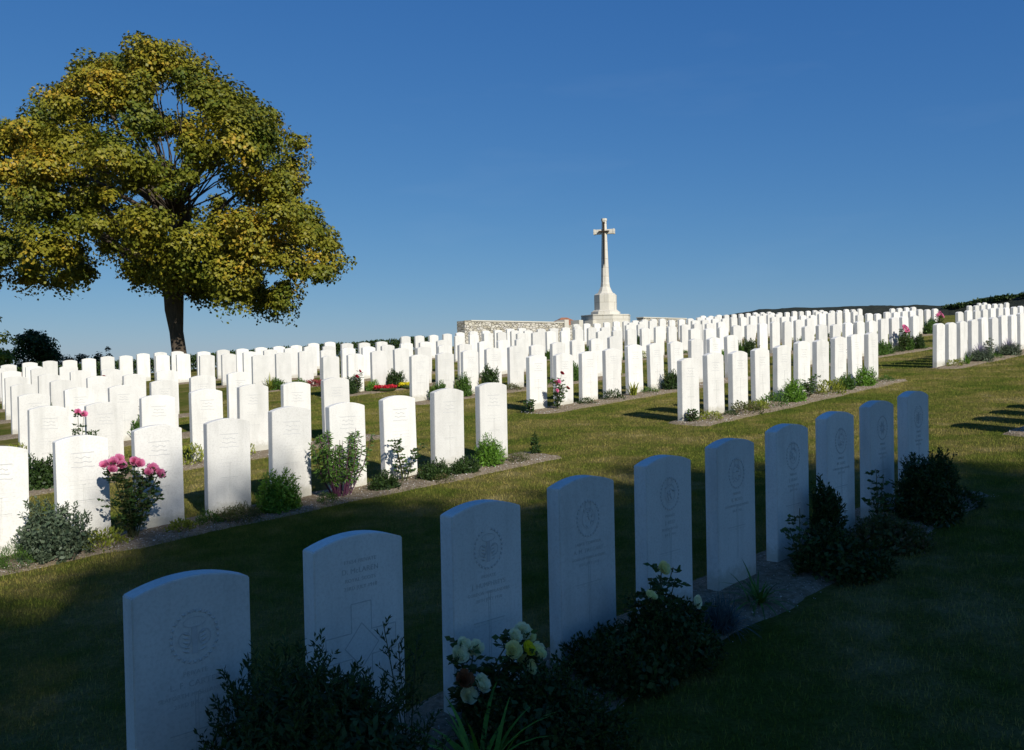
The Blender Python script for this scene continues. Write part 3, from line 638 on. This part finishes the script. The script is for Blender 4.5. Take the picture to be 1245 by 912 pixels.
# ------------------------------------------------------------------ prototypes shared by the farther beds
PR = {
 'mound': [mound_f(60+i, .36, .17, 420, .035, .014, .6).mesh('cushion_plant', M[c]) for i, c in enumerate(('green', 'yellowgreen', 'dark'))],
 'bright': [sprig_f(63, .32, .30, 150, 9, .09, .035, .012, up=1).mesh('leafy_clump', M['bright']), sprig_f(64, .32, .28, 150, 9, .09, .035, .012, up=.7).mesh('leafy_clump', M['green'])],
 'bush': [sprig_f(65, .36, .36, 200, 9, .09, .035, .014).mesh('small_bush', M['dark']), sprig_f(66, .34, .32, 200, 9, .09, .035, .014).mesh('small_bush', M['green'])],
 'yellow': [mound_f(67, .42, .19, 500, .04, .015, .6).mesh('cushion_plant', M['yellowgreen']), mound_f(68, .42, .19, 500, .04, .015, .6).mesh('cushion_plant', M['heath'])],
}
def lavender_mesh(seed):
    f = Fol(seed)
    for k in range(160):
        a = f.r.uniform(0, 6.28); f.ribbon((0, 0, 0), (math.cos(a), math.sin(a)), .42*f.r.uniform(.7, 1.1), .008, f.r.uniform(.1, .9), 4)
    return f
def lavender(t, b_, label):
    e = empty('lavender', pos(t, b_)); sprig_f(70, .44, .26, 240, 8, .08, .035, .01, up=1.).build('foliage', M['silver'], e); lavender_mesh(71).build('flower_spikes', M['lavender'], e); tag(e, label, 'plant', GL)
def small_rose(t, b_, w_, h, seed, label, blooms=(), leafy=1., bs=1.2): rose(t, b_, w_, h, seed, label, blooms, nst=6, bl_scale=bs, leafy=leafy)
def put(kind, v_, t, b_, s, label, sz=None):
    o = plant({'mound': 'cushion_plant', 'bright': 'leafy_clump', 'bush': 'small_bush', 'yellow': 'cushion_plant'}[kind], PR[kind][v_], t, b_, label, 'bush' if kind == 'bush' else 'plant', GL)
    o.scale = (s, s, sz or s); o.rotation_euler.z = rr.uniform(0, 6); return o
B2 = 'block left of the cross'
small_rose(6.27, bk(0, 6.3)-.14, .14, .22, 81, 'tiny rose at the near end stone of the middle block, front row')
put('yellow', 0, 6.52, bk(0, 6.5)-.26, .75, 'yellow green cushion between the first two stones of the middle block')
put('mound', 2, 6.98, bk(0, 7)-.24, .6, 'small dark cushion before the second stone of the middle block')
put('yellow', 1, 7.30, bk(0, 7.3)-.28, 1.0, 'olive yellow cushion before the third stone of the middle block')
put('yellow', 0, 7.60, bk(0, 7.6)-.28, .8, 'yellow green cushion right of the olive yellow one, middle block')
put('mound', 0, 8.0, bk(0, 8)-.26, 1.1, 'green cushion before the fourth stone of the middle block', 1.4)
put('bright', 0, 8.55, bk(0, 8.6)-.26, 1.05, 'bright green clump before the fifth stone of the middle block')
small_rose(9.05, bk(0, 9)-.24, .4, .40, 82, 'leafy dark rose before the sixth stone of the middle block', leafy=1.6)
put('yellow', 0, 9.60, bk(0, 9.6)-.28, 1.05, 'wide yellow green cushion before the seventh stone of the middle block', 1.3)
put('bush', 1, 10.15, bk(0, 10.1)-.24, .8, 'green bush before the eighth stone of the middle block')
put('bright', 0, 10.78, bk(0, 10.8)-.26, 1.0, 'bright green clump before the last stones of the middle block')
put('mound', 0, 11.55, bk(0, 11.5)-.24, .85, 'green cushion at the aisle end of the middle block', .8)
put('mound', 1, 14.5, bk(0, 14.5)-.24, .9, 'green cushion at the near end of the right block')
straps('strap_leaf_plant', 14.95, bk(0, 15)-.3, 22, .34, .02, 84, 'bright', 'bright strap leaves near the end of the right block', GL)
lavender(15.6, bk(0, 15.6)-.3, 'grey lavender bush with purple spikes in the right block')
put('mound', 0, 16.4, bk(0, 16.4)-.28, .9, 'green cushion between the two lavender bushes')
lavender(17.2, bk(0, 17.2)-.3, 'second grey lavender bush at the right edge of the photo')
small_rose(16.5, bk(0, 16.4)-.15, .3, .5, 85, 'dark stemmed rose between the lavender bushes', leafy=.7)
small_rose(6.13, bk(1, 6.2)-.12, .13, .24, 86, 'tiny rose at the aisle end of the second sunlit row')
rose(6.57, bk(1, 6.6)-.28, .36, .56, 87, 'pink and crimson rose bush at the aisle end of the second sunlit row', [(-.1, .42, .05, 'pink'), (-.07, .44, .08, 'pink'), (-.11, .31, .08, 'pink'), (.07, .56, .02, 'crimson'), (.16, .33, .05, 'crimson')], nst=6, bl_scale=1.3, leafy=1)
put('mound', 2, 7.25, bk(1, 7.2)-.24, .8, 'dark green cushion before the second stone of the second row, middle block')
put('mound', 2, 7.86, bk(1, 7.9)-.24, 1.05, 'wide dark cushion before the third stone of the second row, middle block', 1.2)
straps('strap_leaf_plant', 8.35, bk(1, 8.4)-.25, 20, .30, .035, 88, 'yellowgreen', 'broad pale green leaves in the second sunlit row, middle block', GL, (.1, .9))
put('bush', 0, 9.4, bk(1, 9.4)-.24, .95, 'dark bush before the sixth stone of the second row, middle block')
put('mound', 0, 8.85, bk(1, 8.9)-.2, .8, 'green cushion right of the broad pale leaves, second row')
put('bush', 1, 17.15, bk(1, 17.2)-.24, 1.05, 'green bush beside the far pink rose, second row, third block')
rose(18.3, bk(1, 18.2)-.25, .42, .60, 89, 'pink rose bush at the end of the third block, second sunlit row', [(-.13, .58, .05, 'pink'), (-.07, .62, .05, 'pink'), (0, .6, .06, 'pink'), (.06, .58, .05, 'pink'), (.13, .52, .05, 'pink'), (.02, .53, .1, 'pink'), (-.1, .5, .1, 'pink')], nst=10, bl_scale=1.6, leafy=1.2)
put('mound', 0, 19.2, bk(1, 19.2)-.24, 1.0, 'green cushion right of the far pink rose, second row')
put('bush', 0, -.42, bk(1, -.42)-.2, 1.0, 'small dark bush between stones of the second row near the left edge')
straps('strap_leaf_plant', 6.49, bk(4, 6.5)-.3, 40, .5, .02, 90, 'yellowgreen', 'big fan of yellow green strap leaves in the fifth sunlit row', GL, (.2, 1.4))
put('bush', 1, 5.6, bk(3, 6)-.1, .8, 'green bush at the aisle end of the fourth sunlit row')
small_rose(6.95, bk(3, 7)-.15, .2, .46, 91, 'small crimson rose in the fourth sunlit row by the red wreath', [(.0, .46, .05, 'crimson'), (-.08, .36, .05, 'crimson')])
put('bright', 0, 7.28, bk(3, 7.3)-.18, .8, 'bright green clump just left of the red wreath')
rose(2.9, bk(4, 3)-.2, .4, .7, 92, 'red rose standing at the end of the left block, fifth sunlit row', [(.0, .68, .05, 'crimson'), (-.06, .66, .05, 'crimson'), (.06, .62, .06, 'crimson'), (.03, .56, .06, 'pink')], nst=6, bl_scale=1.7)
rose(-.05, bk(1, 0)-.22, .3, .78, 93, 'pale pink rose among the second row stones near the left edge', [(.0, .78, .02, 'pink'), (.05, .75, .05, 'pink')], nst=5, bl_scale=1.3)
rose(27.0, bk(2, 27)-.25, .6, .75, 94, 'big pink rose bush on the far right aisle', [(x_/10, .7-.05*abs(x_), .08, 'pink') for x_ in (-2.4, -1.6, -.8, 0, .8, 1.6, 2.4)], nst=12, bl_scale=2, leafy=1.6)
# poppy wreaths laid on the ground
def wreath(t, b_, kind, label, n_=46, r_=.2):
    e = empty('wreath', pos(t, b_, .03), PHI); mb = MB(); mb.tube([(r_*math.cos(a), r_*.7*math.sin(a), .02) for a in np.linspace(0, 2*math.pi, 25)], [.035]*25, 6, False); mb.build('ring', M['dense'], e)
    f = Fol(int(t*10)); a = f.r.uniform(0, 6.28, 420); q = f.r.uniform(-.05, .05, 420); c = np.stack([(r_+q)*np.cos(a), (r_*.7+q)*np.sin(a), .03+f.r.uniform(0, .05, 420)], 1)
    f.leaves(c, f.r.randn(420, 3)*.5+np.array([0, 0, .6]), .045, .04); f.build('flowers', M[kind], e); tag(e, label, 'wreath', 'remembrance wreaths')
wreath(7.42, bk(3, 7.4)-.42, 'red', 'red poppy wreath lying before the fourth sunlit row'); wreath(8.02, bk(3, 8)-.42, 'lemon', 'yellow flower wreath lying right of the red poppy wreath')
plant('red_ground_cover', mound_f(95, .55, .16, 500, .035, .03).mesh('red_ground_cover', petal('dull_red_leaf', (.28, .06, .06), .4)), 7.6, bk(4, 7.6)-.3, 'low dull red leafed cover in the fifth sunlit row', 'plant', GL)
# the rest of the beds
for k in range(6):
    for j, (a, c2) in enumerate(blocks[:5]):
        if k == 0 or (k == 1 and j == 1): continue
        if not any(s[0] == k and s[1] == j for s in spec): continue
        last = None
        for i in range(9):
            if rr.random() > (.75 if k < 3 else .5 if k < 5 else .25): continue
            t = a+(c2-a)*(i+.5)/9; bb = bk(k, t)-rr.uniform(.12, .3); x, y = xy(t, bb); px = 622+1055*x/y
            if px < 5 or px > 1240 or math.hypot(x, y) > 34: continue
            kind = rr.choice(['mound', 'bright', 'bush', 'yellow', 'bush', 'mound']); v_ = rr.randrange(len(PR[kind]))
            col = {'mound': ('green', 'yellow green', 'dark green'), 'bright': ('bright green', 'mid green'), 'bush': ('dark', 'green'), 'yellow': ('yellow green', 'olive')}[kind][v_]
            what = {'mound': 'cushion', 'bright': 'leafy clump', 'bush': 'bush', 'yellow': 'wide cushion'}[kind]
            put(kind, v_, t, bb, rr.uniform(.75, 1.15), f'{col} {what} right of the {ORD[i]} stone, {ORD[k]} sunlit row, {BLK[j]}', rr.uniform(.8, 1.5))

# ------------------------------------------------------------------ memorial cross
def octa(r_, rot=math.pi/8, sx=1, sy=1): return [(r_*math.cos(rot+k*math.pi/4)*sx, r_*math.sin(rot+k*math.pi/4)*sy) for k in range(8)]
TC, BC = 28.9, 24.7
e = empty('memorial_cross', pos(TC, BC), R(-13)); base = pos(TC, BC).z
zz = lambda a: a+ZO-base                                # heights were taken above eye level
MB().prism(octa(1.22), -.4, zz(1.93)).build('platform', M['cross'], e, .015)
MB().prism(octa(1.235), zz(1.932), zz(1.99)).build('platform_slab', M['cross'], e, .01)
mb = MB(); mb.prism(octa(.73), zz(1.99), zz(2.14)); mb.prism(octa(.70), zz(2.14), zz(2.24), octa(.58)); mb.build('step', M['cross'], e, .008)
mb = MB(); mb.prism(octa(.56), zz(2.24), zz(2.95)); mb.prism(octa(.56), zz(2.95), zz(3.03), octa(.46)); mb.build('pedestal', M['cross'], e, .008)
mb = MB(); lev = [(3.03, .40), (3.15, .33), (3.35, .235), (3.6, .205), (5.85, .135), (6.0, .132), (6.5, .118)]
for (z0, r0), (z1, r1) in zip(lev[:-1], lev[1:]): mb.prism(octa(r0), zz(z0), zz(z1), octa(r1))
sh = mb.build('shaft', M['cross'], e, .004)
MB().prism(octa(.145), zz(6.5), zz(6.62)).build('shaft_cap', M['cross'], e, .005)
mb = MB(); mb.box(-.44, .44, -.10, .10, zz(5.88), zz(6.10)); mb.box(-.51, -.42, -.115, .115, zz(5.865), zz(6.115)); mb.box(.42, .51, -.115, .115, zz(5.865), zz(6.115)); mb.build('cross_arm', M['cross'], e, .006)
mb = MB(); y0 = -.19
mb.add([(-.045, y0+.03, zz(5.95)), (.045, y0+.03, zz(5.95)), (.03, y0-.03, zz(4.5)), (-.03, y0-.03, zz(4.5)), (0, y0-.01, zz(5.95)), (0, y0-.07, zz(4.5)), (0, y0-.05, zz(4.25))],
       [(0, 3, 5, 4), (4, 5, 2, 1), (3, 6, 5), (5, 6, 2), (0, 4, 1), (0, 1, 2, 6, 3)])
mb.box(-.26, .26, y0-.01, y0+.05, zz(5.97), zz(6.02)); mb.box(-.035, .035, y0-.01, y0+.05, zz(6.02), zz(6.36)); mb.box(-.055, .055, y0-.03, y0+.06, zz(6.36), zz(6.44))
mb.build('bronze_sword', M['bronze'], e, .004)
tag(e, 'tall cream stone memorial cross with a dark bronze sword on an octagonal plinth', 'cross')

# ------------------------------------------------------------------ boundary walls along b = 24.7
def wall_seg(name, t0, t1, b_, th, ztop, label, cope=.06, e=None, m_='rubble'):
    p0 = pos(t0, b_); L = t1-t0
    e = e or empty(name, (p0.x, p0.y, p0.z), PHI); zt = ztop+ZO-p0.z
    MB().box(0, L, -th/2, th/2, -.5, zt).build('masonry', M[m_], e, .01)
    if cope: MB().box(-.03, L+.03, -th/2-.03, th/2+.03, zt+.002, zt+cope).build('coping', M['coping'], e, .008)
    return e
e = wall_seg('stone_wall', 20.15, 25.6, 24.6, .42, 1.55, '')
MB().box(-.40, -.002, -.26, .26, -.5, 1.57+ZO-pos(20.15, 24.6).z).build('end_pier', M['rubble'], e, .01)
zl = 1.55+ZO-pos(20.15, 24.6).z
for x_ in (5.48, 6.45, 7.4):
    MB().box(x_, x_+.28, -.27, .27, -.5, zl+.16).build('pillar', M['coping'], e, .01)
mb = MB(); mb.box(5.762, 6.448, -.2, .2, -.5, zl-.08); mb.box(6.732, 7.398, -.2, .2, -.5, zl-.08); mb.build('low_parapet', M['rubble'], e, .01)
tag(e, 'rubble stone wall with pale coping and pillars left of the memorial cross', 'wall')
e = wall_seg('stone_wall', 31.4, 35, 24.6, .42, 1.88, ''); tag(e, 'rubble stone wall right of the memorial cross, behind the headstones', 'wall')
# low wall and clipped hedge behind the left rows
def follow(t0, t1, b_, half, zf0, zf1, n_=40):
    V = []
    for i in range(n_+1):
        t = t0+(t1-t0)*i/n_; g_ = float(g_tb(t, b_))
        for (db, z) in ((-half, zf0), (-half, zf1(t)), (half, zf1(t)), (half, zf0)):
            x, y = xy(t, b_+db); V.append((x, y, g_+z))
    Fv = [(i*4+j, (i+1)*4+j, (i+1)*4+(j+1) % 4, i*4+(j+1) % 4) for i in range(n_) for j in range(4)]+[(0, 1, 2, 3)]+[(n_*4+3, n_*4+2, n_*4+1, n_*4)]
    mb = MB(); mb.add(V, Fv); return mb
tag(follow(-3, 4.4, 26.6, .18, -.3, lambda t: .5).build('low_brick_wall', flat('pink_brick', (.50, .40, .34), .9, .3, 3)), 'low pinkish brick wall behind the last headstones on the left', 'wall')
f = Fol(77); n_ = 26000; t_ = f.r.uniform(-3, 20, n_); b_ = 27.1+f.r.uniform(-.3, .3, n_); x, y = xy(t_, b_); zt = .45+.13*(1-(np.abs(b_-27.1)/.3)**3)+.02*np.sin(t_*3); z = g_tb(t_, b_)+zt*f.r.uniform(.0, 1, n_)**.5
f.leaves(np.stack([x, y, z], 1), f.r.randn(n_, 3)+np.array([0, 0, .5]), .09, .05)
tag(f.build('clipped_hedge', M['dense']), 'low dark clipped hedge behind the left headstones', 'hedge')
p = pos(19.95, 24.6)
e = empty('metal_gate', p, PHI); DG = flat('dark_metal', (.06, .065, .07), .5)
MB().box(-.05, .05, -.05, .05, -.1, .78+ZO-p.z).build('post', DG, e); mb = MB()
for zq in (.62, .5, .35, .2, .05): mb.box(.05, .48, -.02, .02, zq+ZO-p.z-.05, zq+ZO-p.z)
mb.box(.05, .48, -.01, .01, -.05+ZO-p.z, .6+ZO-p.z); mb.build('gate_panel', DG, e); tag(e, 'small dark gate and post at the left end of the stone wall', 'gate')

# ------------------------------------------------------------------ trees
def leafy_tree(name, base, clumps, leafn, L, W, m_, seed, label, trunk, limbs, group='trees', flatz=.75, shell=.45, rag=.2, umbrella=False):
    """clumps: list of (centre, radius); trunk: (points, radii)"""
    e = empty(name, base); bp = Vector(base); mb = MB(); tp, tr = trunk; mb.tube([Vector(p)-bp for p in tp], tr, 12); mb.build('trunk', M['bark'], e, smooth=True)
    lm = MB(); r = random.Random(seed)
    for (a, c, ra, rb) in limbs:
        a = Vector(a)-bp; c = Vector(c)-bp; d = (c-a).length; m1 = a.lerp(c, .35)+Vector((r.uniform(-.08, .08)*d, r.uniform(-.08, .08)*d, .06*d)); m2 = a.lerp(c, .7)+Vector((r.uniform(-.06, .06)*d, r.uniform(-.06, .06)*d, .05*d))
        lm.tube([a, m1, m2, c], [ra, ra*.75, (ra+rb)/2, rb], 7)
    if limbs: lm.build('limbs', M['bark'], e, smooth=True)
    f = Fol(seed)
    for c, rad in clumps:
        k = int(leafn*(rad**2)); u_ = unit(f.r.randn(k, 3)); q = 1-shell*f.r.uniform(0, 1, k)**1.6; ph = f.r.uniform(0, 6, 3)
        q *= 1+rag*(np.sin(u_[:, 0]*4+ph[0])+np.sin(u_[:, 1]*4+ph[1])+np.sin(u_[:, 2]*5+ph[2]))/1.5
        if umbrella:
            kp = (u_[:, 2] > -.45) | (f.r.rand(k) < .3); u_ = u_[kp]; q = q[kp]; k = len(u_)
        P_ = (u_*q[:, None])*np.array([rad, rad, rad*flatz])+np.array(c)-np.array(base); f.faces(P_, u_*.9+f.r.randn(k, 3)*.45+np.array([0, 0, .35]), L, W)
    f.build('crown', M[m_], e); return tag(e, label, 'tree', group)
def inside(x, y, poly):
    c = False; n_ = len(poly)
    for i in range(n_):
        x0, y0 = poly[i]; x1, y1 = poly[i-1]
        if (y0 > y) != (y1 > y) and x < (x1-x0)*(y-y0)/(y1-y0)+x0: c = not c
    return c
# the maple: its outline in metres from the trunk foot (sideways, up)
D = 33.; K = D/1055.5
def wx(px): return (px-622.5)*K
def wz(px, py): return (436-.0204*(px-622.5)-py)*K+ZO
sil = [(-30, 175), (8, 165), (30, 150), (62, 125), (90, 95), (112, 80), (150, 72), (172, 75), (180, 60), (205, 55), (240, 68), (262, 88), (275, 105), (300, 115), (322, 130), (350, 145), (375, 160), (386, 185), (375, 215), (362, 235), (385, 240), (405, 262), (412, 290), (420, 318), (416, 342), (390, 335),
       (362, 345), (350, 365), (358, 382), (335, 382), (310, 362), (275, 372), (250, 372), (236, 352), (215, 350), (192, 352), (165, 350), (140, 330), (120, 312), (96, 342), (60, 356), (30, 350), (0, 345), (-30, 350), (-55, 300), (-60, 230)]
tx, ty = wx(219), D; tz0 = float(G(tx, ty)); rs_ = random.Random(4); cl = []
holes = [(208, 182, 12), (262, 222, 9), (178, 238, 9), (140, 160, 5), (225, 126, 4), (250, 270, 5)]
for i in range(len(sil)):                         # boughs that make the outline
    (ax_, ay_), (bx_, by_) = sil[i-1], sil[i]; nn = max(1, int(math.hypot(ax_-bx_, ay_-by_)/17))
    for k in range(nn):
        px = ax_+(bx_-ax_)*(k+rs_.uniform(.2, .8))/nn; py = ay_+(by_-ay_)*(k+.5)/nn; rad = rs_.uniform(.35, .95); rp = rad/K
        if rs_.random() < .22: continue
        dx_, dz_ = 200-px, 235-py; l_ = math.hypot(dx_, dz_); px += dx_/l_*rp*.85; py += dz_/l_*rp*.7
        dy = rs_.uniform(-1.6, 1.6); dd = (D+dy)/D; cl.append(((wx(px)*dd, ty+dy, (wz(px, py)-ZO)*dd+ZO), rad))
tries = 0
while len(cl) < 215 and tries < 150000:
    tries += 1; px = rs_.uniform(-50, 420); py = rs_.uniform(55, 385); rad = rs_.choice((.35, .45, .6, .8, 1., 1.2))*rs_.uniform(.85, 1.1); rp = rad/K
    if not all(inside(px+rp*.8*math.cos(a), py+rp*.55*math.sin(a), sil) for a in np.linspace(0, 6.28, 9)): continue
    if any(math.hypot(px-hx, (py-hy)*1.2) < hr+rp*.86 for hx, hy, hr in holes): continue
    ex = (px-190)/245; ez = (py-230)/175; q = max(0, 1-ex*ex-ez*ez)**.5; dy = rs_.choice((-1, 1))*(rs_.uniform(.35, 1)**.6)*5.2*q
    if py > 300: dy *= .8
    dd = (D+dy*.9)/D; c = (wx(px)*dd, ty+dy*.9, (wz(px, py)-ZO)*dd+ZO)
    if any((Vector(c)-Vector(o[0])).length < .66*(rad+o[1]) for o in cl): continue
    cl.append((c, rad))
T0 = Vector((tx, ty, tz0)); fk = Vector((wx(214), ty, wz(214, 372))); cr = Vector((wx(216), ty, wz(216, 250)))
trunk = ([T0-Vector((0, 0, .3)), T0+Vector((0, 0, .1)), T0+Vector((0, 0, .6)), T0.lerp(fk, .6), fk-Vector((0, 0, .15)), fk+Vector((0, 0, .35)), fk.lerp(cr, .4), cr], [.40, .33, .27, .25, .34, .36, .2, .09])
limbs = []
for i, (c, rad) in enumerate(cl):
    zs = c[2]-.5*math.hypot(c[0]-tx, c[1]-ty); 
    if i % 2 or zs < fk.z+.1: continue
    q = min(.9, (zs-fk.z)/(cr.z-fk.z)); limbs.append((fk.lerp(cr, q), c, .10 if i % 8 == 0 else .035, .012))
for px, py in ((150, 275), (172, 290), (280, 290), (240, 240), (190, 200), (120, 230), (300, 240)): limbs.append((fk+Vector((0, 0, rs_.uniform(.1, .9))), (wx(px), ty+rs_.uniform(-1, 1), wz(px, py)), .14, .05))
leafy_tree('maple_tree', (tx, ty, tz0), cl, 2900, .13, .115, 'maple', 5, 'large spreading maple with olive and yellow autumn leaves behind the left headstones', trunk, limbs, flatz=.88, shell=.5, rag=.34, umbrella=True)
# small trees at the far left
def small_tree(name, px0, px1, ptop, d, seed, m_, label, n_, leafn, L, rad0=.55, conic=False):
    k_ = d/1055.5; x0 = (px0-622.5)*k_; x1 = (px1-622.5)*k_; zt = (436-.0204*((px0+px1)/2-622.5)-ptop)*k_+ZO; cx = (x0+x1)/2; g0 = float(G(cx, d)); r = random.Random(seed); cls = []
    hw = (x1-x0)/2; hh = zt-g0
    for _ in range(n_):
        a = r.uniform(0, 6.28); q = r.uniform(.2, 1)**.5; z = r.uniform(.15, .97); s = math.sqrt(max(.05, 1-((z-.35)/.7)**2)) if not conic else max(.12, 1-z)
        rad = hw*rad0*r.uniform(.6, 1)*max(.45, s)
        cls.append(((cx+math.cos(a)*q*(hw-rad*.8)*s, d+math.sin(a)*q*(hw-rad*.8)*s, min(g0+hh*z, zt-rad*.7)), rad))
    b0 = Vector((cx, d, g0)); leafy_tree(name, tuple(b0), cls, leafn, L, L*.7, m_, seed, label, ([b0-Vector((0, 0, .2)), b0+Vector((0, 0, hh*.5))], [.16, .08]), [], 'small trees and shrubs at the far left')
small_tree('dark_tree', 14, 74, 401, 44, 7, 'dark', 'dark rounded evergreen tree beyond the wall at the far left', 44, 900, .15)
small_tree('young_tree', -34, 17, 384, 40, 8, 'yellowgreen', 'light green tree cut by the left edge of the photo', 30, 800, .15, .5)
small_tree('dark_shrub', 110, 141, 419, 46, 9, 'dense', 'small dark shrub on the skyline left of the maple', 16, 900, .12)
small_tree('dark_shrub', 68, 118, 431, 47, 10, 'dense', 'low dark scrub between the evergreen tree and the small shrub', 26, 900, .11)
small_tree('distant_shrub', 705, 717, 384, 60, 12, 'dense', 'tiny dark shrub just left of the memorial cross', 6, 300, .14)
# the trees behind the viewer that shade the foreground
def shade_tree(cx, cy, rx, rz, ztop, seed, label, n_=190):
    g0 = float(G(cx, cy)); r = random.Random(seed); cls = []
    for _ in range(n_):
        v_ = Vector((r.gauss(0, 1), r.gauss(0, 1), r.gauss(0, 1))).normalized()*(r.uniform(.0, 1)**.3); rad = rx*r.uniform(.17, .24)
        cls.append(((cx+v_.x*(rx-rad*.9), cy+v_.y*(rx-rad*.9), ztop-rz+v_.z*(rz-rad*.8)), rad))
    b0 = Vector((cx, cy, g0)); cc = Vector((cx, cy, ztop-rz))
    leafy_tree('chestnut_tree', tuple(b0), cls, 300, .34, .26, 'dark', seed, label, ([b0-Vector((0, 0, .3)), b0+Vector((0, 0, 1)), cc], [.45, .33, .2]), [(b0.lerp(cc, .5), c, .1, .03) for c, _ in cls[::5]], 'trees behind the viewer', .85, .8)
hx, hy = -math.sin(R(SUN_AZ)), math.cos(R(SUN_AZ)); ex_, ey_ = hy, -hx
def sw(s, w_): return hx*s+ex_*w_, hy*s+ey_*w_
x, y = sw(-22, 3.45); shade_tree(x, y, 5.5, 6.0, 18.75, 21, 'tall dense tree behind the viewer whose crown shades the front row')
x, y = sw(-22.5, -1.6); shade_tree(x, y, 5.2, 5.5, 17.7, 22, 'lower dense tree behind the viewer, left of the tall one')
x, y = sw(-22.5, 11.0); shade_tree(x, y, 5.0, 5.0, 15.2, 23, 'lower dense tree behind the viewer, right of the tall one')

# ------------------------------------------------------------------ far house
px, d = 687.5, 100; k_ = d/1055.5; hx_, zt = (px-622.5)*k_, (434.7-386.3)*k_+ZO
e = empty('far_house', (hx_, d, zt-6.5), R(20)); mb = MB()
mb.box(-3.2, 3.2, -2.6, 2.6, -3, 4.7).build('walls', M['render_wall'], e)
MB().add([(-3.6, -3, 4.6), (3.6, -3, 4.6), (3.6, 3, 4.6), (-3.6, 3, 4.6), (-.35, 0, 6.5), (.35, 0, 6.5)], [(0, 1, 5, 4), (1, 2, 5), (2, 3, 4, 5), (3, 0, 4), (3, 2, 1, 0)]).build('roof', M['tile'], e)
for x_ in (-1.7, 1.7): MB().box(x_-.5, x_+.5, -2.64, -2.602, 2.2, 3.6).build('window', M['window'], e)
tag(e, 'far house whose brown tiled roof peeps over the stone wall', 'house')
# woods along the far ridge
f = Fol(88)
for px in np.arange(850, 1300, 1.1):
    ta = (px-622.5)/1055.5; el = np.interp(px, [850, 926, 1045, 1160, 1180, 1200, 1245, 1400], [42, 53, 52.5, 50, 52, 55, 59, 68])/1055.5
    if px < 1150: continue
    y = 398/math.sqrt(1+ta*ta)+f.r.uniform(-6, 6); rad = f.r.uniform(.5, 1.2); k = 34
    f.leaves(np.array([y*ta, y, ZO+400*el+f.r.uniform(-2.2, -1.0)])+unit(f.r.randn(k, 3))*rad*np.array([1.3, 1, .6]), f.r.randn(k, 3), .9, .7)
tag(f.build('distant_wood', M['dense']), 'dark wood along the crest of the far ridge on the right', 'wood', kind='stuff')
